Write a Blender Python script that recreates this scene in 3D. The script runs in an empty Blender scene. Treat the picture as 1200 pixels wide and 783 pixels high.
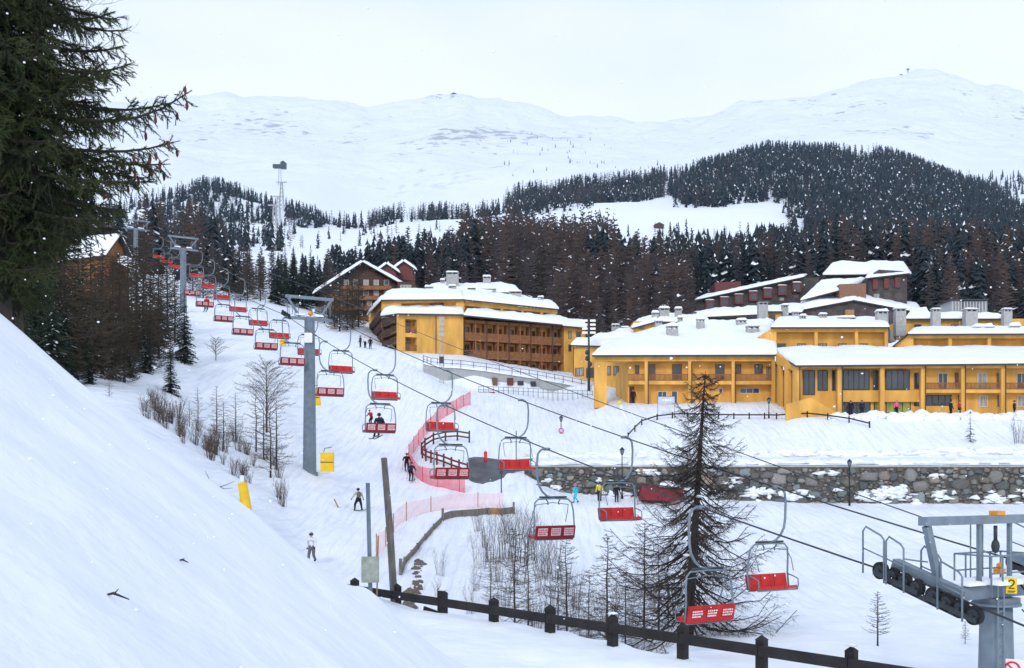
import bpy, math, random
import numpy as np
from mathutils import Vector, Matrix, noise
R = math.radians
PI = math.pi
FPX, HOR = 1150.0, 560.0           # lens in photo pixels, horizon row
S = bpy.context.scene
C = S.collection

def P(px, py, Y):
    return Vector(((px-600)/FPX*Y, Y, (HOR-py)/FPX*Y))

# ------------------------------------------------------------------ materials
def nodes(name):
    m = bpy.data.materials.new(name); m.use_nodes = True
    nt = m.node_tree
    return m, nt, nt.nodes['Principled BSDF']

def mat(name, col, rough=.6, var=.15, scale=3.0, metal=0., bump=0., bscale=20., spec=.3, col2=None, stretch=None):
    m, nt, b = nodes(name)
    tc = nt.nodes.new('ShaderNodeTexCoord')
    mp = nt.nodes.new('ShaderNodeMapping'); nt.links.new(tc.outputs['Object'], mp.inputs[0])
    if stretch: mp.inputs['Scale'].default_value = stretch
    n = nt.nodes.new('ShaderNodeTexNoise'); n.inputs['Scale'].default_value = scale; n.inputs['Detail'].default_value = 6
    nt.links.new(mp.outputs[0], n.inputs['Vector'])
    r = nt.nodes.new('ShaderNodeValToRGB'); nt.links.new(n.outputs[0], r.inputs[0])
    c = np.array(col)
    r.color_ramp.elements[0].position = .3; r.color_ramp.elements[1].position = .7
    r.color_ramp.elements[0].color = (*(c*(1-var)), 1)
    r.color_ramp.elements[1].color = (*(np.array(col2) if col2 else np.minimum(c*(1+var), 1)), 1)
    nt.links.new(r.outputs[0], b.inputs['Base Color'])
    b.inputs['Roughness'].default_value = rough; b.inputs['Metallic'].default_value = metal
    b.inputs['Specular IOR Level'].default_value = spec
    if bump:
        n2 = nt.nodes.new('ShaderNodeTexNoise'); n2.inputs['Scale'].default_value = bscale; n2.inputs['Detail'].default_value = 5
        nt.links.new(mp.outputs[0], n2.inputs['Vector'])
        bp = nt.nodes.new('ShaderNodeBump'); bp.inputs['Strength'].default_value = bump; bp.inputs['Distance'].default_value = .05
        nt.links.new(n2.outputs[0], bp.inputs['Height']); nt.links.new(bp.outputs[0], b.inputs['Normal'])
    return m

def ground_mat():
    m, nt, b = nodes('snow_ground_mat'); N = nt.nodes.new; L = nt.links.new
    g = N('ShaderNodeNewGeometry'); sx = N('ShaderNodeSeparateXYZ'); L(g.outputs['Position'], sx.inputs[0])
    def noise_(s, det=5, vec=None):
        n = N('ShaderNodeTexNoise'); n.inputs['Scale'].default_value = s; n.inputs['Detail'].default_value = det
        L(vec or g.outputs['Position'], n.inputs['Vector']); return n.outputs[0]
    def mth(op, a, bb=None, clamp=False):
        n = N('ShaderNodeMath'); n.operation = op; n.use_clamp = clamp
        for i, v in enumerate((a, bb)):
            if v is None: continue
            if isinstance(v, (int, float)): n.inputs[i].default_value = v
            else: L(v, n.inputs[i])
        return n.outputs[0]
    # snow tone
    r = N('ShaderNodeValToRGB'); L(noise_(.7, 6), r.inputs[0])
    r.color_ramp.elements[0].position = .3; r.color_ramp.elements[1].position = .62
    r.color_ramp.elements[0].color = (.80, .84, .90, 1); r.color_ramp.elements[1].color = (.86, .89, .94, 1)
    # tracks: fine lines running downhill on the skied slopes
    mt = N('ShaderNodeMapping'); mt.inputs['Scale'].default_value = (3.2, .16, .3); mt.inputs['Rotation'].default_value = (0, 0, R(-24)); L(g.outputs['Position'], mt.inputs[0])
    tr = noise_(1.0, 5, mt.outputs[0])
    mid = mth('MULTIPLY', mth('SUBTRACT', sx.outputs['Y'], 36), .06, True)
    mid = mth('MULTIPLY', mid, mth('SUBTRACT', 1.0, mth('MULTIPLY', mth('SUBTRACT', sx.outputs['Y'], 170), .02, True)))
    # bare rock and scree on the high mountain
    mp = N('ShaderNodeMapping'); mp.inputs['Scale'].default_value = (1, .55, 1.6); L(g.outputs['Position'], mp.inputs[0])
    big = noise_(.0032, 4, mp.outputs[0]); fine = noise_(.035, 8, mp.outputs[0])
    k = mth('ADD', mth('MULTIPLY', big, .50), mth('MULTIPLY', fine, .50))
    rockf = mth('MULTIPLY', mth('SUBTRACT', k, .58), 18, True)
    far = mth('MULTIPLY', mth('SUBTRACT', sx.outputs['Y'], 1700), .003, True)
    rock = mth('MULTIPLY', mth('MULTIPLY', rockf, far), .55)
    mx = N('ShaderNodeMix'); mx.data_type = 'RGBA'; L(rock, mx.inputs[0]); L(r.outputs[0], mx.inputs[6]); mx.inputs[7].default_value = (.16, .17, .20, 1)
    tn = N('ShaderNodeMix'); tn.data_type = 'RGBA'; L(mth('MULTIPLY', mid, mth('MULTIPLY', mth('SUBTRACT', tr, .47), 5.0, True)), tn.inputs[0]); L(mx.outputs[2], tn.inputs[6]); tn.inputs[7].default_value = (.73, .78, .86, 1)
    L(tn.outputs[2], b.inputs['Base Color'])
    b.inputs['Roughness'].default_value = .65; b.inputs['Specular IOR Level'].default_value = .25
    # bumps at three sizes
    b1 = N('ShaderNodeBump'); b1.inputs['Strength'].default_value = .45; b1.inputs['Distance'].default_value = .17; L(noise_(1.6, 6), b1.inputs['Height'])
    b2 = N('ShaderNodeBump'); b2.inputs['Strength'].default_value = .14; b2.inputs['Distance'].default_value = .02; L(noise_(14, 6), b2.inputs['Height'])
    b3 = N('ShaderNodeBump'); b3.inputs['Strength'].default_value = 1; b3.inputs['Distance'].default_value = 26; L(noise_(.011, 6), b3.inputs['Height'])
    b4 = N('ShaderNodeBump'); b4.inputs['Distance'].default_value = .26; L(mth('MULTIPLY', mid, .8), b4.inputs['Strength']); L(tr, b4.inputs['Height'])
    L(b4.outputs[0], b1.inputs['Normal']); L(b1.outputs[0], b2.inputs['Normal'])
    mv = N('ShaderNodeMix'); mv.data_type = 'VECTOR'; L(far, mv.inputs[0]); L(b2.outputs[0], mv.inputs[4]); L(b3.outputs[0], mv.inputs[5])
    L(mv.outputs[1], b.inputs['Normal'])
    return m

def stone_mat():
    m, nt, b = nodes('stone_mat'); N = nt.nodes.new; L = nt.links.new
    a = N('ShaderNodeVertexColor'); a.layer_name = 'tint'
    n = N('ShaderNodeTexNoise'); n.inputs['Scale'].default_value = 5; n.inputs['Detail'].default_value = 6
    g = N('ShaderNodeTexCoord'); L(g.outputs['Object'], n.inputs['Vector'])
    mx = N('ShaderNodeMix'); mx.data_type = 'RGBA'; mx.blend_type = 'MULTIPLY'; mx.inputs[0].default_value = .6
    L(a.outputs[0], mx.inputs[6]); L(n.outputs[0], mx.inputs[7]); L(mx.outputs[2], b.inputs['Base Color'])
    b.inputs['Roughness'].default_value = .85
    bp = N('ShaderNodeBump'); bp.inputs['Strength'].default_value = .5; bp.inputs['Distance'].default_value = .05
    L(n.outputs[0], bp.inputs['Height']); L(bp.outputs[0], b.inputs['Normal'])
    return m

def net_mat(name, col, cover, cell=.14):
    m, nt, b = nodes(name); N = nt.nodes.new; L = nt.links.new
    g = N('ShaderNodeTexCoord'); n = N('ShaderNodeTexNoise'); n.inputs['Scale'].default_value = 1.3; L(g.outputs['Object'], n.inputs['Vector'])
    w = N('ShaderNodeMath'); w.operation = 'MULTIPLY_ADD'; w.inputs[1].default_value = .7*cover; w.inputs[2].default_value = .65*cover
    L(n.outputs[0], w.inputs[0])
    b.inputs['Base Color'].default_value = (*col, 1); b.inputs['Roughness'].default_value = .7
    L(w.outputs[0], b.inputs['Alpha'])
    return m

M = {}
M['ground'] = ground_mat()
M['snow'] = mat('snow_mat', (.84, .87, .92), .65, .04, 1.5, bump=.4, bscale=3)
M['yellow'] = mat('yellow_plaster', (.68, .365, .082), .85, .22, .8, bump=.15, stretch=(1, 1, .3))
M['yellow2'] = mat('yellow_plaster_recess', (.68, .365, .082), .85, .15, .8)
M['brownwood'] = mat('brown_balcony_wood', (.25, .105, .042), .7, .3, 2.5)
M['darkwood'] = mat('dark_chalet_wood', (.085, .045, .033), .8, .3, 2.0)
M['tan'] = mat('tan_board', (.34, .19, .08), .8, .2, 2.0)
M['eave'] = mat('dark_eave_metal', (.045, .045, .05), .6, .2, 2.0)
M['glass'] = mat('dark_window_glass', (.035, .042, .055), .12, .4, .6, spec=.6)
M['glassgreen'] = mat('green_lit_interior_glass', (.28, .30, .04), .25, .5, .8, spec=.5)  # greenish indoor light put into the pane colour; nothing glows behind
M['curtain'] = mat('curtained_glass', (.30, .28, .26), .25, .45, 1.6, spec=.5, stretch=(3, 3, .3))
M['frame'] = mat('window_frame_wood', (.16, .09, .055), .6, .2, 4)
M['framew'] = mat('window_frame_pale', (.55, .53, .50), .6, .1, 4)
M['concrete'] = mat('pale_concrete', (.38, .39, .40), .9, .12, 1.2, bump=.2)
M['chimney'] = mat('chimney_render', (.36, .36, .36), .9, .15, 2.0, bump=.2)
M['steel'] = mat('galvanised_steel', (.175, .22, .265), .45, .15, 3.0, metal=.15)
M['steeldark'] = mat('dark_steel', (.045, .052, .06), .5, .2, 5.0, metal=.2)
M['rope'] = mat('steel_rope', (.035, .037, .042), .5, .1, 5.0)
M['rubber'] = mat('black_rubber', (.018, .018, .02), .8, .2, 5.0)
M['red'] = mat('red_seat', (.50, .020, .018), .5, .22, 3.0)
M['maroon'] = mat('maroon_backrest', (.24, .018, .025), .5, .12, 3.0)
M['white'] = mat('white_paint', (.78, .78, .80), .5, .04, 3.0)
M['patch'] = mat('pale_advert_panel', (.62, .50, .52), .5, .15, 9.0)
M['yellowpad'] = mat('yellow_padding', (.80, .50, .02), .6, .1, 2.0)
M['orange'] = mat('orange_lamp', (.75, .28, .02), .4, .1, 3.0)
M['fenceblk'] = mat('black_stained_wood', (.020, .018, .018), .75, .35, 3.0, bump=.3, bscale=12)
M['greywood'] = mat('weathered_grey_wood', (.17, .15, .13), .9, .35, 3.0, bump=.3, bscale=14, stretch=(4, 4, .6))
M['redwood'] = mat('red_brown_fence_wood', (.16, .035, .03), .8, .25, 3.0)
M['asphalt'] = mat('wet_asphalt', (.075, .078, .085), .55, .35, .6, bump=.2)
M['larchdark'] = mat('dark_larch_twig', (.042, .032, .028), .95, .35, 1.2)
M['larchmid'] = mat('dull_larch_twigs', (.060, .050, .036), .95, .4, .4, col2=(.10, .075, .05))
M['packed'] = mat('packed_road_snow', (.73, .76, .81), .7, .10, .8, bump=.3, bscale=4)
M['bark'] = mat('dark_bark', (.045, .036, .032), .95, .35, 4.0, bump=.5, bscale=16)
M['twig'] = mat('bare_twig', (.095, .068, .052), .95, .3, 1.2)
M['twiggrey'] = mat('grey_bare_twig', (.115, .10, .09), .95, .25, 1.0)
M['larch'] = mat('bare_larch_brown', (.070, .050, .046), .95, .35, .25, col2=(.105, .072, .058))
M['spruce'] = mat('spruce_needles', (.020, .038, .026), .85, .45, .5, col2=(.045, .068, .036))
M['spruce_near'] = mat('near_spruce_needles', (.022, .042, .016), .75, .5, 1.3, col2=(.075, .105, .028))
M['larch_far'] = mat('distant_bare_larch', (.056, .048, .052), .95, .35, .06, col2=(.082, .066, .066))  # cool blue of the hazy distance mixed into the larch colour
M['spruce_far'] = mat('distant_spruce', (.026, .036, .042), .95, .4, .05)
M['cone'] = mat('spruce_cone_brown', (.10, .036, .03), .8, .25, 30)
M['stone'] = stone_mat()
M['mortar'] = mat('dark_mortar', (.11, .10, .09), .95, .3, 2.0, bump=.4)
M['dkred'] = mat('dark_red_sheet', (.19, .02, .03), .6, .2, 1.5)
M['signyellow'] = mat('sign_yellow', (.85, .58, .02), .5, .03, 3.0)
M['black'] = mat('black_letter', (.015, .015, .015), .6, .1, 3.0)
M['redpaint'] = mat('red_paint', (.65, .03, .03), .5, .05, 3.0)
M['signblue'] = mat('pale_blue_board', (.45, .50, .72), .6, .12, 4.0)
M['netred'] = net_mat('red_safety_net', (.80, .05, .08), .62)
M['netpale'] = net_mat('faded_orange_net', (.88, .22, .18), .25)
M['terr'] = mat('dark_terrace_cladding', (.07, .058, .056), .85, .3, 1.2)
M['terrred'] = mat('red_brown_window_box', (.14, .045, .04), .8, .2, 2.0)
M['brick'] = mat('brown_brick', (.23, .12, .08), .9, .2, 3.0)
M['skin'] = mat('skin', (.55, .33, .24), .6, .05, 8)
def cloth(name, c): M[name] = mat(name, c, .85, .12, 6)
cloth('cl_navy', (.018, .022, .05)); cloth('cl_black', (.012, .012, .015)); cloth('cl_white', (.70, .71, .78))
cloth('cl_palegreen', (.42, .47, .36)); cloth('cl_red', (.45, .03, .03)); cloth('cl_turq', (.05, .45, .55))
cloth('cl_pink', (.70, .12, .25)); cloth('cl_ylw', (.6, .5, .04)); cloth('cl_grey', (.12, .12, .13))

# ------------------------------------------------------------------ mesh builder
ICO = None
def ico(sub):
    import bmesh
    bm = bmesh.new(); bmesh.ops.create_icosphere(bm, subdivisions=sub, radius=1)
    bm.verts.ensure_lookup_table()
    v = [tuple(x.co) for x in bm.verts]; f = [tuple(q.index for q in p.verts) for p in bm.faces]
    bm.free(); return v, f
ICOS = {1: ico(1), 2: ico(2)}

class MB:
    def __init__(s): s.v = []; s.f = []; s.m = []; s.tint = None
    def add(s, vs, fs, m=0):
        o = len(s.v); s.v.extend(tuple(x) for x in vs); s.f.extend(tuple(i+o for i in q) for q in fs); s.m.extend([m]*len(fs))
    def hexa(s, b, t, m=0):      # 4 bottom, 4 top corners
        s.add(list(b)+list(t), [(3,2,1,0),(4,5,6,7),(0,1,5,4),(1,2,6,5),(2,3,7,6),(3,0,4,7)], m)
    def box(s, x0, x1, y0, y1, z0, z1, m=0):
        s.hexa([(x0,y0,z0),(x1,y0,z0),(x1,y1,z0),(x0,y1,z0)], [(x0,y0,z1),(x1,y0,z1),(x1,y1,z1),(x0,y1,z1)], m)
    def beam(s, a, b, w, h, m=0, up=(0,0,1)):
        a = Vector(a); b = Vector(b); d = (b-a).normalized(); u = Vector(up)
        if abs(d.dot(u)) > .98: u = Vector((0,1,0))
        r = d.cross(u).normalized()*w/2; q = r.cross(d).normalized()*h/2
        s.hexa([a-r-q, a+r-q, a+r+q, a-r+q], [b-r-q, b+r-q, b+r+q, b-r+q], m)
    def tube(s, pts, r, n=6, m=0, cap=True):
        pts = [Vector(p) for p in pts]; k = len(pts)
        rs = list(r) if hasattr(r, '__len__') else [r]*k
        vs = []; fs = []; ref = None
        for i, p in enumerate(pts):
            d = (pts[min(i+1, k-1)]-pts[max(i-1, 0)])
            d = d.normalized() if d.length > 1e-9 else Vector((0,0,1))
            if ref is None:
                ref = Vector((0,0,1)) if abs(d.z) < .9 else Vector((1,0,0))
            x = (ref - d*ref.dot(d))
            if x.length < 1e-4: x = d.orthogonal()
            x.normalize(); ref = x; y = d.cross(x)
            for j in range(n):
                a = 2*PI*j/n; vs.append(p+(x*math.cos(a)+y*math.sin(a))*rs[i])
        for i in range(k-1):
            for j in range(n):
                fs.append((i*n+j, i*n+(j+1)%n, (i+1)*n+(j+1)%n, (i+1)*n+j))
        if cap: fs.append(tuple(range(n-1, -1, -1))); fs.append(tuple((k-1)*n+j for j in range(n)))
        s.add(vs, fs, m)
    def disc(s, c, axis, r, w, n=14, m=0):
        a = Vector(axis).normalized()*w/2; c = Vector(c); s.tube([c-a, c+a], r, n, m)
    def blob(s, c, sc, sub=1, m=0, jit=0., rnd=None, boxy=1.):
        v, f = ICOS[sub]; rr = rnd or random
        ph = Vector((rr.random()*50, rr.random()*50, rr.random()*50)) if jit else None
        out = []
        for p in v:
            k = 1+(noise.noise(Vector(p)*1.6+ph)*jit if jit else 0)
            if boxy != 1: p = tuple(math.copysign(abs(x)**boxy, x) for x in p)
            out.append((c[0]+p[0]*sc[0]*k, c[1]+p[1]*sc[1]*k, c[2]+p[2]*sc[2]*k))
        s.add(out, f, m)
    def prism(s, poly, d, m=0):   # front polygon (3D points) pushed by vector d
        n = len(poly); d = Vector(d); a = [Vector(p) for p in poly]
        s.add(a+[p+d for p in a], [tuple(range(n)), tuple(range(2*n-1, n-1, -1))]+[(i, i+n, (i+1)%n+n, (i+1)%n) for i in range(n)], m)
    def patch(s, c00, c10, c11, c01, th, nu=16, nv=8, m=0, seed=0, rough=.22, base=.05, drop=.06):
        c = [Vector(q) for q in (c00, c10, c11, c01)]; vs = []; fs = []
        for j in range(nv+1):
            b = j/nv
            for i in range(nu+1):
                a = i/nu
                p = c[0]*(1-a)*(1-b)+c[1]*a*(1-b)+c[2]*a*b+c[3]*(1-a)*b
                e = (1-abs(2*a-1)**10)*(1-abs(2*b-1)**8)
                e = max(e, 0)**.5
                nz = noise.noise(Vector((p.x*.35+seed, p.y*.35, p.z*.2)))+.5*noise.noise(Vector((p.x*1.1+seed, p.y*1.1, 3)))
                z = th*(.38+.62*e)*(1+rough*2.2*nz)+base
                q = p.copy()
                if e < .02: q.z -= drop*(.5+nz)
                vs.append((q.x, q.y, q.z+z))
        W = nu+1
        for j in range(nv):
            for i in range(nu): fs.append((j*W+i, j*W+i+1, (j+1)*W+i+1, (j+1)*W+i))
        ring = [i for i in range(nu+1)]+[j*W+nu for j in range(1, nv+1)]+[nv*W+i for i in range(nu-1, -1, -1)]+[j*W for j in range(nv-1, 0, -1)]
        o = len(vs); k = len(ring)
        for t, r in enumerate(ring):
            a = (r % W)/nu; b = (r//W)/nv
            p = c[0]*(1-a)*(1-b)+c[1]*a*(1-b)+c[2]*a*b+c[3]*(1-a)*b
            vs.append((p.x, p.y, p.z+base))
        for t in range(k): fs.append((ring[t], o+t, o+(t+1)%k, ring[(t+1)%k]))
        s.add(vs, fs, m)
    def mesh(s, name, mats, smooth=False):
        me = bpy.data.meshes.new(name); me.from_pydata(s.v, [], s.f)
        for q in (mats if isinstance(mats, (list, tuple)) else [mats]): me.materials.append(q)
        if any(s.m): me.polygons.foreach_set('material_index', s.m)
        if smooth: me.polygons.foreach_set('use_smooth', [True]*len(s.f))
        if s.tint:
            ca = me.color_attributes.new('tint', 'FLOAT_COLOR', 'POINT')
            ca.data.foreach_set('color', np.array(s.tint, dtype=np.float32).ravel())
        me.update(); return me
    def build(s, name, mats, parent=None, smooth=False, loc=None):
        o = bpy.data.objects.new(name, s.mesh(name, mats, smooth)); C.objects.link(o)
        if parent: o.parent = parent
        if loc is not None: o.location = loc
        return o
    def localise(s, loc):
        s.v = [(a-loc[0], b-loc[1], c-loc[2]) for a, b, c in s.v]; return s

def tag(o, label=None, cat=None, group=None, kind=None):
    if label: o['label'] = label
    if cat: o['category'] = cat
    if group: o['group'] = group
    if kind: o['kind'] = kind
    return o
def thing(name, label, cat, loc=(0,0,0), rz=0, group=None):
    o = bpy.data.objects.new(name, None); o.empty_display_size = .3; C.objects.link(o)
    o.location = loc; o.rotation_euler = (0, 0, rz); return tag(o, label, cat, group)
def dup(root, loc, rz=None, label=None, group=None, scale=None):
    r = root.copy(); C.objects.link(r); r.location = loc
    if rz is not None: r.rotation_euler = (0, 0, rz)
    if scale: r.scale = (scale,)*3
    if label: r['label'] = label
    if group: r['group'] = group
    for ch in list(root.children):
        c = ch.copy(); C.objects.link(c); c.parent = r
        for g in list(ch.children):
            d = g.copy(); C.objects.link(d); d.parent = c
    return r
def part(mb, name, mats, t, smooth=False):      # world-coordinate mesh placed under thing t (unrotated)
    mb.localise(t.location); return mb.build(name, mats, t, smooth)

class Fr:
    """a facade line on plan between two (pixel column, distance) points"""
    def __init__(s, px0, Y0, px1, Y1):
        a = Vector(((px0-600)/FPX*Y0, Y0)); b = Vector(((px1-600)/FPX*Y1, Y1))
        s.O = a; s.L = (b-a).length; s.U = (b-a)/s.L; s.N = Vector((-s.U.y, s.U.x))
    def t(s, px, d=0):
        k = (px-600)/FPX; O = s.O+s.N*d
        return (k*O.y-O.x)/(s.U.x-k*s.U.y)
    def pt(s, t, d, z):
        q = s.O+s.U*t+s.N*d; return Vector((q.x, q.y, z))
    def z(s, py, t, d=0): return (HOR-py)/FPX*s.pt(t, d, 0).y
    def box(s, mb, t0, t1, z0, z1, d0, d1, m=0):
        mb.hexa([s.pt(t0,d0,z0), s.pt(t1,d0,z0), s.pt(t1,d1,z0), s.pt(t0,d1,z0)], [s.pt(t0,d0,z1), s.pt(t1,d0,z1), s.pt(t1,d1,z1), s.pt(t0,d1,z1)], m)
    def pbox(s, mb, px0, px1, py0, py1, d0, d1, m=0):
        t0, t1 = s.t(px0, d0), s.t(px1, d0); tm = (t0+t1)/2
        s.box(mb, t0, t1, s.z(py1, tm, d0), s.z(py0, tm, d0), d0, d1, m)
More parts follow.
